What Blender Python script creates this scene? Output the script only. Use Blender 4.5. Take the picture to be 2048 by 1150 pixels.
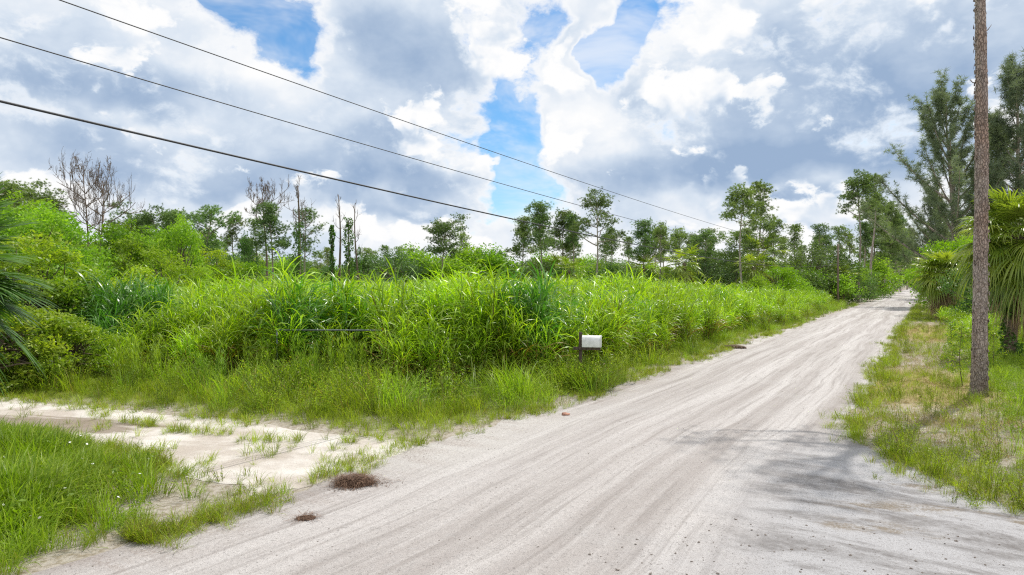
import bpy, math
import numpy as np
from mathutils import Vector

for o in list(bpy.data.objects):
    bpy.data.objects.remove(o)
SC = bpy.context.scene
COL = SC.collection
R = math.radians
PI = math.pi

# ------------------------------------------------------------------ camera
HC, FPX, HY = 3.0, 1365.0, 565.0          # eye height; focal length and horizon row measured on the photograph
cd = bpy.data.cameras.new('camera')
cam = bpy.data.objects.new('camera', cd)
COL.objects.link(cam)
cam.location = (0, 0, HC)
cam.rotation_euler = (R(90), 0, 0)
cd.sensor_width = 36
cd.lens = FPX / 2048 * 36
cd.shift_y = -(575 - HY) / 2048
cd.clip_end = 6000
cd.clip_start = 0.05
SC.camera = cam

# ------------------------------------------------------------------ light and exposure
SUN_AZ, SUN_EL = R(46), R(60)             # azimuth to the right of straight ahead (+Y)
sd = bpy.data.lights.new('sun', 'SUN')
sd.energy = 4.2
sd.angle = R(0.55)
sd.color = (1.0, 0.955, 0.88)
so = bpy.data.objects.new('sun', sd)
COL.objects.link(so)
sdir = Vector((math.sin(SUN_AZ) * math.cos(SUN_EL), math.cos(SUN_AZ) * math.cos(SUN_EL), math.sin(SUN_EL)))
so.rotation_euler = sdir.to_track_quat('Z', 'Y').to_euler()
so.location = (0, 0, 60)

SC.view_settings.view_transform = 'Standard'
SC.view_settings.look = 'None'
SC.view_settings.exposure = 0.0
SC.view_settings.gamma = 1.0
SC.view_settings.use_curve_mapping = False
SC.render.engine = 'CYCLES'
CY = SC.cycles
CY.use_denoising = False
CY.filter_width = 1.2
CY.max_bounces = 6
CY.diffuse_bounces = 3
CY.glossy_bounces = 2
CY.transmission_bounces = 4
CY.transparent_max_bounces = 6
CY.sample_clamp_indirect = 6.0
CY.use_adaptive_sampling = True
CY.adaptive_threshold = 0.008

# ------------------------------------------------------------------ node helpers
class NT:
    def __init__(s, tree):
        s.t = tree
    def n(s, typ, **kw):
        nd = s.t.nodes.new(typ)
        for k, v in kw.items():
            setattr(nd, k, v)
        return nd
    def put(s, sock, val):
        if val is None:
            return
        if isinstance(val, bpy.types.NodeSocket):
            s.t.links.new(val, sock)
        else:
            sock.default_value = val
    def m(s, op, a, b=None, c=None, clamp=False):
        nd = s.n('ShaderNodeMath', operation=op, use_clamp=clamp)
        s.put(nd.inputs[0], a)
        s.put(nd.inputs[1], b)
        s.put(nd.inputs[2], c)
        return nd.outputs[0]
    def vm(s, op, a, b=None, out=0):
        nd = s.n('ShaderNodeVectorMath', operation=op)
        s.put(nd.inputs[0], a)
        s.put(nd.inputs[1], b)
        return nd.outputs[out]
    def mix(s, f, a, b):
        nd = s.n('ShaderNodeMix', data_type='RGBA')
        s.put(nd.inputs[0], f)
        s.put(nd.inputs[6], a if isinstance(a, bpy.types.NodeSocket) else (*a, 1))
        s.put(nd.inputs[7], b if isinstance(b, bpy.types.NodeSocket) else (*b, 1))
        return nd.outputs[2]
    def rng(s, v, a, b, lo=0.0, hi=1.0, smooth=True):
        nd = s.n('ShaderNodeMapRange', interpolation_type='SMOOTHSTEP' if smooth else 'LINEAR')
        s.put(nd.inputs[0], v)
        for i, x in enumerate((a, b, lo, hi)):
            nd.inputs[1 + i].default_value = x
        return nd.outputs[0]
    def noise(s, vec, scale, detail=6, rough=0.55, dist=0.0):
        nd = s.n('ShaderNodeTexNoise')
        s.put(nd.inputs['Vector'], vec)
        nd.inputs['Scale'].default_value = scale
        nd.inputs['Detail'].default_value = detail
        nd.inputs['Roughness'].default_value = rough
        nd.inputs['Distortion'].default_value = dist
        return nd.outputs[0]
    def xyz(s, v):
        nd = s.n('ShaderNodeSeparateXYZ')
        s.put(nd.inputs[0], v)
        return nd.outputs
    def com(s, x, y, z):
        nd = s.n('ShaderNodeCombineXYZ')
        for i, q in enumerate((x, y, z)):
            s.put(nd.inputs[i], q)
        return nd.outputs[0]

# ------------------------------------------------------------------ sky: Nishita with cumulus
world = bpy.data.worlds.new('World')
SC.world = world
world.use_nodes = True
world.cycles.sampling_method = 'MANUAL'
world.cycles.sample_map_resolution = 256
wt = NT(world.node_tree)
world.node_tree.nodes.clear()
tc = wt.n('ShaderNodeTexCoord')
D = wt.vm('NORMALIZE', tc.outputs['Generated'])
sky = wt.n('ShaderNodeTexSky', sky_type='NISHITA')
sky.sun_disc = False
sky.sun_elevation = SUN_EL
sky.sun_rotation = SUN_AZ
sky.air_density = 1.0
sky.dust_density = 0.3
sky.ozone_density = 3.0
dx, dy, dz = wt.xyz(D)
az = wt.m('ARCTAN2', dx, dy)
el = wt.m('ARCSINE', dz)
AE = wt.com(az, el, 0.0)
# ragged edges: shift the large shapes by a noise field
wn = wt.n('ShaderNodeTexNoise')
wt.put(wn.inputs['Vector'], D)
wn.inputs['Scale'].default_value = 9.0
wn.inputs['Detail'].default_value = 4
warp = wt.vm('MULTIPLY', wt.vm('SUBTRACT', wn.outputs[1], (0.5, 0.5, 0.5)), (0.17, 0.10, 0.0))
AEW = wt.vm('ADD', AE, warp)

def sky_at(px, py):
    a = math.atan((px - 1024) / FPX)
    return a, math.atan((HY - py) / FPX * math.cos(a))

def bumps(lst, base):
    acc = base
    for px, py, rx, ry, rot, amp in lst:
        a, e = sky_at(px, py)
        k = math.cos(a) * 0.3 + 0.7
        ix, iy = FPX / (rx * k), FPX / ry
        ma = wt.n('ShaderNodeVectorMath', operation='MULTIPLY_ADD')      # (p - centre) / radius
        wt.put(ma.inputs[0], AEW)
        ma.inputs[1].default_value = (ix, iy, 0)
        ma.inputs[2].default_value = (-a * ix, -e * iy, 0)
        q = wt.vm('DOT_PRODUCT', ma.outputs[0], ma.outputs[0], out=1)
        g = wt.m('POWER', 0.3679, q)
        acc = wt.m('MULTIPLY_ADD', g, amp, acc)
    return acc

COVER = [  # px, py, rx, ry, rot, amp  (negative opens a blue gap)
    (555, 40, 80, 78, 0, -0.89), (470, -10, 90, 30, 0, -0.69), (590, 100, 44, 46, 0, -0.62),
    (1285, 30, 60, 50, 0, -0.85), (1235, 95, 60, 46, 0, -0.85), (1195, 140, 40, 40, 0, -0.54),
    (1035, 200, 66, 60, 0, -0.54), (985, 255, 62, 50, 0, -0.66), (1030, 320, 60, 80, 0, -0.69),
    (1080, 385, 100, 36, 0, -0.62), (1010, 432, 80, 22, 0, -0.47), (1075, 260, 46, 70, 0, -0.47),
    (1105, 60, 70, 90, 0, -0.39), (1905, 72, 40, 14, 0, -0.35), (30, 215, 80, 20, 0, -0.27),
    (900, 470, 90, 16, 0, -0.23), (1700, 500, 300, 22, 0, -0.15), (350, 15, 70, 18, 0, -0.23),
    (1440, 395, 90, 60, 0, 0.5), (1165, 60, 26, 70, 0, 0.6), (1150, 150, 30, 60, 0, 0.6), (985, 345, 24, 50, 0, 0.5), (965, 150, 26, 50, 0, 0.4), (545, 155, 60, 30, 0, 0.35)]
GREY = [
    (70, 145, 230, 60, 0, 0.8), (150, 268, 200, 36, 0, 0.7), (330, 185, 120, 26, 0, 0.5), (280, 345, 200, 30, 0, 0.6),
    (860, 115, 150, 95, 0, 0.85), (905, 185, 80, 30, 0, 0.5), (720, 50, 110, 70, 0, 0.4), (800, 372, 300, 34, 0, 0.85),
    (740, 305, 220, 70, 0, 0.6), (450, 392, 150, 18, 0, 0.55), (800, 425, 180, 11, 0, 0.45),
    (1660, 310, 280, 46, 0, 0.95), (1660, 215, 280, 100, 0, 0.7), (1340, 345, 150, 40, 0, 0.6), (1560, 80, 150, 80, 0, 0.45),
    (1880, 110, 220, 110, 0, 0.5), (1580, 398, 150, 18, 0, 0.55), (1300, 240, 90, 90, 0, 0.3), (1600, 452, 240, 10, 0, 0.35),
    (1180, 255, 70, 70, 0, -0.5), (1385, 60, 60, 80, 0, -0.4), (1450, 385, 120, 14, 0, -0.35), (985, 330, 40, 60, 0, -0.6),
    (540, 115, 60, 40, 0, -0.5), (970, 150, 36, 50, 0, -0.6), (420, 130, 120, 30, 0, -0.3), (300, 235, 110, 18, 0, -0.35)]
def cloud_noise(vec, scale, detail, rough, kind='FBM', dist=0.0, off=1.0):
    nd = wt.n('ShaderNodeTexNoise', noise_type=kind)
    wt.put(nd.inputs['Vector'], vec)
    nd.inputs['Scale'].default_value = scale
    nd.inputs['Detail'].default_value = detail
    nd.inputs['Roughness'].default_value = rough
    nd.inputs['Distortion'].default_value = dist
    return nd.outputs[0]
def C(v, k, off=0.5):                                  # k * (v - off)
    return wt.m('MULTIPLY', wt.m('SUBTRACT', v, off), k)
SV = wt.vm('MULTIPLY', D, (1.0, 1.0, 1.45))
SV = wt.vm('ADD', SV, wt.vm('MULTIPLY', wt.vm('SUBTRACT', wn.outputs[1], (0.5, 0.5, 0.5)), (0.05, 0.05, 0.05)))
SV2 = wt.vm('ADD', SV, (0.02, 0.004, 0.05))
grey = bumps(GREY, 0.0)
cover = bumps(COVER, 0.60)
n1 = cloud_noise(SV, 6.0, 7, 0.58)
n2 = cloud_noise(SV2, 6.0, 4, 0.56)
n3 = cloud_noise(SV, 26.0, 6, 0.62)
# back layer: the general cover with its blue gaps
cov = wt.m('ADD', cover, wt.m('ADD', C(n1, 2.0), C(n3, 0.9)))
mask = wt.rng(cov, -0.05, 0.36)
relief = C(wt.m('SUBTRACT', n2, n1), 1.7, 0.0)
g_a = wt.m('ADD', wt.m('ADD', C(grey, 0.9, -0.36), relief), C(n3, -0.25))
g_a = wt.m('MULTIPLY', wt.rng(g_a, -0.15, 1.25, smooth=False), wt.rng(cov, 0.08, 0.62), clamp=True)
# front layer: separate cumulus heads, white crisp tops over grey flat bases
SW = wt.vm('ADD', SV, (3.7, 1.9, 5.3))
m1 = cloud_noise(SW, 8.0, 7, 0.56)
m2 = cloud_noise(wt.vm('ADD', SW, (0.016, 0.003, 0.042)), 8.0, 4, 0.56)
den = wt.m('ADD', C(m1, 2.6, 0.50), C(n3, 0.5))
den = wt.m('ADD', den, wt.m('MULTIPLY', wt.m('SUBTRACT', cover, 0.6), 0.8))
den = wt.m('ADD', den, C(grey, -0.42, 0.25))            # fewer separate heads in front of the heavy grey bases
topness = wt.m('SUBTRACT', m1, m2)                     # positive where the cloud thins upwards
soft = wt.rng(topness, -0.10, 0.08)                    # bases dissolve softly, heads end crisply
mb = wt.m('MULTIPLY', wt.rng(den, 0.0, 0.16), wt.m('MULTIPLY_ADD', soft, 0.8, 0.2), clamp=True)
g_b = wt.m('ADD', wt.m('ADD', wt.rng(den, 0.06, 0.7, 0.0, 0.55), C(topness, -3.8, 0.0)), C(grey, 0.62, 0.0))
g_b = wt.m('MULTIPLY', g_b, 1.0, clamp=True)
gfac = wt.m('ADD', wt.m('MULTIPLY', g_a, wt.m('SUBTRACT', 1.0, mb)), wt.m('MULTIPLY', g_b, mb), clamp=True)
veil_n = cloud_noise(wt.vm('MULTIPLY', D, (1.0, 1.0, 2.2)), 5.0, 5, 0.62, 'FBM', 0.4)
veil = wt.m('MULTIPLY', wt.rng(veil_n, 0.38, 0.68), 0.62)             # thin high haze over the blue
veil = wt.m('ADD', veil, wt.rng(el, 0.20, 0.0, 0.0, 0.35))
mask = wt.m('MAXIMUM', wt.m('MAXIMUM', mask, veil), wt.m('MULTIPLY', mb, wt.rng(cover, -0.1, 0.35)), clamp=True)
cr = wt.n('ShaderNodeValToRGB')
e = cr.color_ramp.elements
e[0].position, e[0].color = 0.0, (1.0, 1.0, 1.0, 1)
e[1].position, e[1].color = 1.0, (0.33, 0.45, 0.64, 1)
for p, c in ((0.2, (0.90, 0.93, 0.97, 1)), (0.45, (0.69, 0.775, 0.885, 1)), (0.72, (0.48, 0.59, 0.75, 1))):
    k = cr.color_ramp.elements.new(p)
    k.color = c
wt.put(cr.inputs[0], gfac)
bg1 = wt.n('ShaderNodeBackground')
blue = wt.vm('MULTIPLY', sky.outputs[0], (0.66, 1.0, 1.15))
wt.put(bg1.inputs[0], blue)
bg1.inputs[1].default_value = 0.13
bg2 = wt.n('ShaderNodeBackground')
wt.put(bg2.inputs[0], cr.outputs[0])
bg2.inputs[1].default_value = 1.0
mx = wt.n('ShaderNodeMixShader')
wt.put(mx.inputs[0], mask)
wt.t.links.new(bg1.outputs[0], mx.inputs[1])
wt.t.links.new(bg2.outputs[0], mx.inputs[2])
wo = wt.n('ShaderNodeOutputWorld')
wt.t.links.new(mx.outputs[0], wo.inputs[0])

# ------------------------------------------------------------------ plan of the place
RA = R(31.3)                               # the road runs 31 degrees to the right of straight ahead
SA, CA = math.sin(RA), math.cos(RA)
def W(u, v):                               # along the road, to the right of it -> x, y
    return u * SA + v * CA, u * CA - v * SA
def UV(x, y):
    return x * SA + y * CA, x * CA - y * SA
def gp(px, py):                            # ground point seen at a photo pixel
    Y = HC * FPX / (py - HY)
    return (px - 1024) / FPX * Y, Y
def at(px, Y):
    return (px - 1024) / FPX * Y
def hgt(py, Y):
    return HC + (HY - py) / FPX * Y

def fbm1(x, seed, octs=4):
    r = np.random.default_rng(seed)
    s = np.zeros_like(x, dtype=float)
    a = 1.0
    f = 1.0
    for i in range(octs):
        tab = r.random(4096) * 2 - 1
        q = x * f + 1000.0
        i0 = np.floor(q).astype(int)
        t = q - i0
        t = t * t * (3 - 2 * t)
        s += a * (tab[i0 % 4096] * (1 - t) + tab[(i0 + 1) % 4096] * t)
        a *= 0.5
        f *= 2.1
    return s

def fbm2(x, y, seed, octs=3):
    r = np.random.default_rng(seed)
    s = np.zeros_like(x, dtype=float)
    a, f = 1.0, 1.0
    for i in range(octs):
        tab = r.random((256, 256)) * 2 - 1
        qx, qy = x * f + 900, y * f + 900
        ix, iy = np.floor(qx).astype(int), np.floor(qy).astype(int)
        tx, ty = qx - ix, qy - iy
        tx, ty = tx * tx * (3 - 2 * tx), ty * ty * (3 - 2 * ty)
        g = lambda a_, b_: tab[a_ % 256, b_ % 256]
        s += a * ((g(ix, iy) * (1 - tx) + g(ix + 1, iy) * tx) * (1 - ty) + (g(ix, iy + 1) * (1 - tx) + g(ix + 1, iy + 1) * tx) * ty)
        a *= 0.5
        f *= 2.1
    return s

def road_left(u):
    return -7.7 + 0.14 * fbm1(u * 0.45, 11) + 0.07 * fbm1(u * 2.5, 12) - 0.25 * np.exp(-((u - 10.5) / 2.0) ** 2)
def road_right(u):
    return np.interp(u, [9.3, 9.7, 10.1, 10.5, 11.1, 12.0, 13.2, 14.6, 17.0, 22, 60, 700],
                     [60, 12, 5.2, 2.7, 1.15, 0.2, -0.7, -1.2, -1.42, -1.45, -1.45, -1.4]) + 0.12 * fbm1(u * 0.6, 13) + 0.06 * fbm1(u * 3.1, 14)

def on_road(x, y):
    u, v = UV(x, y)
    return (v > road_left(u)) & (v < road_right(u)) & (u > -20)

# the sandy side track on the left: far edge and near edge, measured on the photograph
TRACK_FAR = [(-60, 30.5), (-30, 22.2)] + [gp(*p) for p in ((-200, 782), (0, 795), (200, 813), (400, 834), (600, 858), (740, 876), (880, 890))]
TRACK_NEAR = [gp(*p) for p in ((840, 905), (760, 938), (640, 968), (500, 985), (420, 972), (330, 942), (220, 915), (100, 890), (0, 872), (-200, 845))] + [(-30, 17.0), (-60, 25)]
def densify(pts, step, seed, amp):
    P = np.array(pts, float)
    seg = np.linalg.norm(np.diff(P, axis=0), axis=1)
    s = np.concatenate([[0], np.cumsum(seg)])
    q = np.arange(0, s[-1], step)
    out = np.stack([np.interp(q, s, P[:, 0]), np.interp(q, s, P[:, 1])], 1)
    out[:, 0] += amp * fbm1(q * 1.3, seed)
    out[:, 1] += amp * fbm1(q * 1.3, seed + 1)
    return out
track_poly = np.concatenate([densify(TRACK_FAR, 0.1, 31, 0.16), densify(TRACK_NEAR, 0.1, 33, 0.2)])
def in_poly(x, y, poly):
    inside = np.zeros(x.shape, bool)
    px, py = poly[:, 0], poly[:, 1]
    j = len(poly) - 1
    for i in range(len(poly)):
        c = ((py[i] > y) != (py[j] > y))
        if c.any():
            xi = (px[j] - px[i]) * (y - py[i]) / (py[j] - py[i] + 1e-12) + px[i]
            inside ^= c & (x < xi)
        j = i
    return inside
def on_track(x, y):
    return in_poly(x, y, track_poly)

# ------------------------------------------------------------------ object helpers
def tag(o, label=None, cat=None, group=None, kind=None):
    for k, v in (('label', label), ('category', cat), ('group', group), ('kind', kind)):
        if v:
            o[k] = v
    return o
def empty(name, loc, rz=0.0, scale=1.0):
    o = bpy.data.objects.new(name, None)
    COL.objects.link(o)
    o.location = loc
    o.rotation_euler = (0, 0, rz)
    o.scale = (scale,) * 3 if np.isscalar(scale) else scale
    o.empty_display_size = 0.3
    return o
def link(name, me, parent=None, loc=None):
    o = bpy.data.objects.new(name, me)
    COL.objects.link(o)
    if parent:
        o.parent = parent
    if loc is not None:
        o.location = loc
    return o
def copy_tree(src, parent=None):
    c = src.copy()
    COL.objects.link(c)
    c.parent = parent
    for ch in list(src.children):
        copy_tree(ch, c)
    return c

class Geo:
    """collects vertices, quads / triangles and one 'tone' value per vertex"""
    def __init__(s):
        s.v, s.q, s.t, s.tone, s.n = [], [], [], [], 0
    def add(s, verts, quads=None, tris=None, tone=0.5):
        verts = np.asarray(verts, float).reshape(-1, 3)
        s.v.append(verts)
        s.tone.append(np.broadcast_to(np.asarray(tone, float), (len(verts),)).copy())
        if quads is not None:
            s.q.append(np.asarray(quads, int).reshape(-1, 4) + s.n)
        if tris is not None:
            s.t.append(np.asarray(tris, int).reshape(-1, 3) + s.n)
        s.n += len(verts)
        return s
    def arrays(s):
        v = np.concatenate(s.v) if s.v else np.zeros((0, 3))
        q = np.concatenate(s.q) if s.q else np.zeros((0, 4), int)
        t = np.concatenate(s.t) if s.t else np.zeros((0, 3), int)
        return v, q, t, np.concatenate(s.tone)
    def mesh(s, name, mat, smooth=False):
        v, q, t, tone = s.arrays()
        return make_mesh(name, v, q, t, mat, {'tone': tone}, smooth)

def make_mesh(name, v, q, t, mat, fattr=None, smooth=False, iattr=None, vattr=None):
    me = bpy.data.meshes.new(name)
    me.vertices.add(len(v))
    me.vertices.foreach_set('co', np.asarray(v, np.float32).ravel())
    nl = 4 * len(q) + 3 * len(t)
    me.loops.add(nl)
    me.loops.foreach_set('vertex_index', np.concatenate([q.ravel(), t.ravel()]).astype(np.int32))
    me.polygons.add(len(q) + len(t))
    st = np.concatenate([np.arange(len(q)) * 4, 4 * len(q) + np.arange(len(t)) * 3]).astype(np.int32)
    me.polygons.foreach_set('loop_start', st)
    if smooth:
        me.polygons.foreach_set('use_smooth', np.ones(len(st), bool))
    me.update(calc_edges=True)
    for k, a in (fattr or {}).items():
        at_ = me.attributes.new(k, 'FLOAT', 'POINT')
        at_.data.foreach_set('value', np.asarray(a, np.float32))
    for k, a in (iattr or {}).items():
        at_ = me.attributes.new(k, 'INT', 'POINT')
        at_.data.foreach_set('value', np.asarray(a, np.int32))
    for k, a in (vattr or {}).items():
        at_ = me.attributes.new(k, 'FLOAT_VECTOR', 'POINT')
        at_.data.foreach_set('vector', np.asarray(a, np.float32).ravel())
    if mat:
        me.materials.append(mat)
    return me

def tube(g, pts, rad, sides=7, tone=0.5, cap=True):
    P = np.asarray(pts, float)
    n = len(P)
    rad = np.broadcast_to(np.asarray(rad, float), (n,))
    T = np.gradient(P, axis=0)
    T /= np.linalg.norm(T, axis=1)[:, None] + 1e-9
    ref = np.array([0.0, 0, 1.0])
    if abs(T[:, 2]).mean() > 0.8:
        ref = np.array([1.0, 0, 0])
    A = np.cross(T, ref)
    A /= np.linalg.norm(A, axis=1)[:, None] + 1e-9
    B = np.cross(T, A)
    th = np.arange(sides) / sides * 2 * PI
    V = P[:, None] + rad[:, None, None] * (np.cos(th)[None, :, None] * A[:, None] + np.sin(th)[None, :, None] * B[:, None])
    i = np.arange(n - 1)[:, None] * sides
    j = np.arange(sides)[None, :]
    k = (j + 1) % sides
    q = np.stack([i + j, i + k, i + sides + k, i + sides + j], -1).reshape(-1, 4)
    V = V.reshape(-1, 3)
    tr = None
    if cap:
        V = np.concatenate([V, P[:1], P[-1:]])
        a, b = len(V) - 2, len(V) - 1
        jj = np.arange(sides)
        kk = (jj + 1) % sides
        e0 = (n - 1) * sides
        tr = np.concatenate([np.stack([np.full(sides, a), kk, jj], 1), np.stack([np.full(sides, b), e0 + jj, e0 + kk], 1)])
    g.add(V, q, tr, tone)

def blades(g, base, phi, th0, L, wid, bend, segs=4, tone=0.5, twist=0.0, fold=0.0):
    """arching strips: base (n,3), azimuth phi, start elevation th0, length, width, how far they droop"""
    n = len(base)
    one = np.ones(n)
    phi, th0, L, wid, bend = (one * x for x in (phi, th0, L, wid, bend))
    tw = one * twist
    t = np.linspace(0, 1, segs + 1)
    th = th0[:, None] - bend[:, None] * t[None, :] ** 1.4
    dl = L[:, None] / segs
    thm = 0.5 * (th[:, 1:] + th[:, :-1])
    hx = np.concatenate([np.zeros((n, 1)), np.cumsum(np.cos(thm) * dl, 1)], 1)
    hz = np.concatenate([np.zeros((n, 1)), np.cumsum(np.sin(thm) * dl, 1)], 1)
    C = base[:, None, :] + np.stack([hx * np.cos(phi)[:, None], hx * np.sin(phi)[:, None], hz], -1)
    w = np.interp(t, [0, 0.12, 0.45, 0.8, 1.0], [0.45, 0.8, 1.0, 0.62, 0.04])
    side = np.stack([-np.sin(phi), np.cos(phi), np.zeros(n)], -1)
    up = np.stack([-np.sin(th) * np.cos(phi)[:, None], -np.sin(th) * np.sin(phi)[:, None], np.cos(th)], -1)
    tww = tw[:, None] * t[None, :]
    S = side[:, None, :] * np.cos(tww)[..., None] + up * np.sin(tww)[..., None]
    hw = 0.5 * wid[:, None, None] * w[None, :, None]
    Vv = np.stack([C - S * hw, C + S * hw], 2)
    i = (np.arange(n) * (segs + 1) * 2)[:, None]
    s = np.arange(segs)[None, :] * 2
    q = np.stack([i + s, i + s + 1, i + s + 3, i + s + 2], -1).reshape(-1, 4)
    tone = np.broadcast_to(np.asarray(tone, float), (n,))
    g.add(Vv.reshape(-1, 3), q, None, np.repeat(tone, (segs + 1) * 2))
    return C

def leaf_quads(g, c, size, r, up_bias=0.6, tone=0.5, aspect=0.5):
    """diamond shaped leaves at c, facing random ways with a bias upwards"""
    n = len(c)
    size = np.broadcast_to(np.asarray(size, float), (n,))
    nr = r.normal(size=(n, 3))
    nr /= np.linalg.norm(nr, axis=1)[:, None]
    nr[:, 2] += up_bias
    nr /= np.linalg.norm(nr, axis=1)[:, None]
    d = r.normal(size=(n, 3))
    d -= (d * nr).sum(1)[:, None] * nr
    d /= np.linalg.norm(d, axis=1)[:, None] + 1e-9
    s = np.cross(nr, d)
    L = size[:, None]
    Vv = np.stack([c - d * L * 0.5, c + s * L * aspect * 0.5 - d * L * 0.05, c + d * L * 0.5 - nr * L * 0.12, c - s * L * aspect * 0.5 - d * L * 0.05], 1)
    q = np.arange(n * 4).reshape(n, 4)
    tone = np.broadcast_to(np.asarray(tone, float), (n,))
    g.add(Vv.reshape(-1, 3), q, None, np.repeat(tone, 4))

def needles(g, c, r, n=20, L=0.32, w=0.04, up=0.25, tone=None, droop=0.0):
    """needle tufts radiating from every centre"""
    m = len(c)
    d = r.normal(size=(m, n, 3))
    d /= np.linalg.norm(d, axis=2)[..., None]
    d[..., 2] += up - droop
    d /= np.linalg.norm(d, axis=2)[..., None]
    ll = L * (0.7 + 0.6 * r.random((m, n, 1)))
    s = np.cross(d, r.normal(size=(m, n, 3)))
    s /= np.linalg.norm(s, axis=2)[..., None] + 1e-9
    b = c[:, None, :]
    V = np.stack([b - s * w * 0.5 + d * ll * 0.08, b + s * w * 0.5 + d * ll * 0.08, b + d * ll], 2)
    tone = r.random(m) if tone is None else np.broadcast_to(tone, (m,))
    g.add(V.reshape(-1, 3), None, np.arange(m * n * 3).reshape(-1, 3), np.repeat(tone, n * 3))

# ------------------------------------------------------------------ materials
def new_mat(name):
    m = bpy.data.materials.new(name)
    m.use_nodes = True
    m.node_tree.nodes.clear()
    t = NT(m.node_tree)
    out = t.n('ShaderNodeOutputMaterial')
    return m, t, out
def leafmat(name, a, b, trans=0.42, tcol=(0.9, 1.25, 0.25), rough=0.5, spec=0.35, vary=0.35, c=None, cpos=0.9, hv=0.6):
    """leaf: colour a..b by the leaf's own tone, an odd dry one in colour c; lets light through"""
    m, t, out = new_mat(name)
    at_ = t.n('ShaderNodeAttribute', attribute_name='tone')
    oi = t.n('ShaderNodeObjectInfo')
    col = t.mix(at_.outputs['Fac'], a, b)
    if c:
        col = t.mix(t.rng(at_.outputs['Fac'], cpos, cpos + 0.01), col, c)
    val = t.rng(oi.outputs['Random'], 0, 1, 1 - vary, 1 + vary, smooth=False)
    col = t.vm('SCALE', col)
    t.put(col.node.inputs['Scale'], val)
    hue = t.m('FRACT', t.m('MULTIPLY', oi.outputs['Random'], 17.3))
    col = t.mix(t.m('MULTIPLY', hue, hv), col, t.vm('MULTIPLY', col, (0.50, 0.86, 1.15)))
    p = t.n('ShaderNodeBsdfPrincipled')
    t.put(p.inputs['Base Color'], col)
    p.inputs['Roughness'].default_value = rough
    p.inputs['Specular IOR Level'].default_value = spec
    tr = t.n('ShaderNodeBsdfTranslucent')
    t.put(tr.inputs[0], t.vm('MULTIPLY', col, tcol))
    mxs = t.n('ShaderNodeMixShader')
    mxs.inputs[0].default_value = trans
    t.t.links.new(p.outputs[0], mxs.inputs[1])
    t.t.links.new(tr.outputs[0], mxs.inputs[2])
    t.t.links.new(mxs.outputs[0], out.inputs[0])
    return m
def simple(name, col, rough=0.7, metal=0.0, nscale=8.0, namp=0.3, bump=0.3, stretch=(1, 1, 1), col2=None):
    m, t, out = new_mat(name)
    c = t.n('ShaderNodeTexCoord')
    v = t.vm('MULTIPLY', c.outputs['Object'], stretch)
    n = t.noise(v, nscale, 7, 0.6)
    k = t.mix(t.rng(n, 0.3, 0.7), tuple(x * (1 - namp) for x in col), col2 or tuple(min(1, x * (1 + namp)) for x in col))
    p = t.n('ShaderNodeBsdfPrincipled')
    t.put(p.inputs['Base Color'], k)
    p.inputs['Roughness'].default_value = rough
    p.inputs['Metallic'].default_value = metal
    b = t.n('ShaderNodeBump')
    b.inputs['Strength'].default_value = bump
    b.inputs['Distance'].default_value = 0.02
    t.put(b.inputs['Height'], n)
    t.t.links.new(b.outputs[0], p.inputs['Normal'])
    t.t.links.new(p.outputs[0], out.inputs[0])
    return m

M = {}
M['cane'] = leafmat('tall_grass_blade', (0.22, 0.365, 0.02), (0.50, 0.645, 0.05), 0.5, (1.1, 1.18, 0.25), 0.36, 0.5, 0.40, c=(0.34, 0.20, 0.06), cpos=0.955, hv=0.32)
M['cane_dark'] = leafmat('deep_grass_blade', (0.09, 0.21, 0.03), (0.20, 0.36, 0.045), 0.35, (0.9, 1.2, 0.3), 0.3, 0.7, 0.25)
M['weed'] = leafmat('weed_leaf', (0.20, 0.29, 0.02), (0.41, 0.49, 0.045), 0.47, (1.08, 1.14, 0.3), 0.5, 0.25, 0.45, c=(0.36, 0.27, 0.10), cpos=0.9)
M['turf'] = leafmat('turf_blade', (0.20, 0.285, 0.02), (0.40, 0.47, 0.04), 0.46, (1.08, 1.12, 0.3), 0.5, 0.3, 0.4, c=(0.33, 0.27, 0.10), cpos=0.92, hv=0.2)
M['lush'] = leafmat('lush_blade', (0.19, 0.295, 0.02), (0.39, 0.48, 0.04), 0.46, (1.0, 1.2, 0.3), 0.45, 0.4, 0.3, hv=0.2)
M['dry'] = leafmat('dry_blade', (0.24, 0.20, 0.07), (0.48, 0.38, 0.17), 0.25, (1.0, 0.95, 0.6), 0.6, 0.25, 0.2, hv=0.10)
M['pine'] = leafmat('pine_needle', (0.145, 0.21, 0.072), (0.33, 0.415, 0.135), 0.43, (1.05, 1.1, 0.45), 0.5, 0.3, 0.25)
M['casuarina'] = leafmat('casuarina_needle', (0.13, 0.175, 0.115), (0.27, 0.325, 0.21), 0.40, (1.0, 1.05, 0.5), 0.55, 0.25, 0.15, hv=0.10)
M['broad'] = leafmat('broad_leaf', (0.16, 0.28, 0.03), (0.39, 0.50, 0.055), 0.5, (1.0, 1.15, 0.28), 0.5, 0.25, 0.3)
M['yellow'] = leafmat('yellow_green_leaf', (0.15, 0.28, 0.03), (0.50, 0.57, 0.055), 0.5, (1.0, 1.1, 0.25), 0.42, 0.45, 0.15, hv=0.25)
M['bright'] = leafmat('bright_leaf', (0.16, 0.30, 0.015), (0.30, 0.46, 0.02), 0.5, (1.0, 1.15, 0.2), 0.45, 0.4, 0.1, hv=0.10)
M['dark'] = leafmat('dark_leaf', (0.075, 0.135, 0.04), (0.19, 0.28, 0.065), 0.4, (1.0, 1.1, 0.4), 0.5, 0.2, 0.3)
M['olive'] = leafmat('olive_leaf', (0.14, 0.19, 0.07), (0.26, 0.32, 0.11), 0.36, (1.0, 1.1, 0.4), 0.5, 0.3, 0.2)
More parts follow.
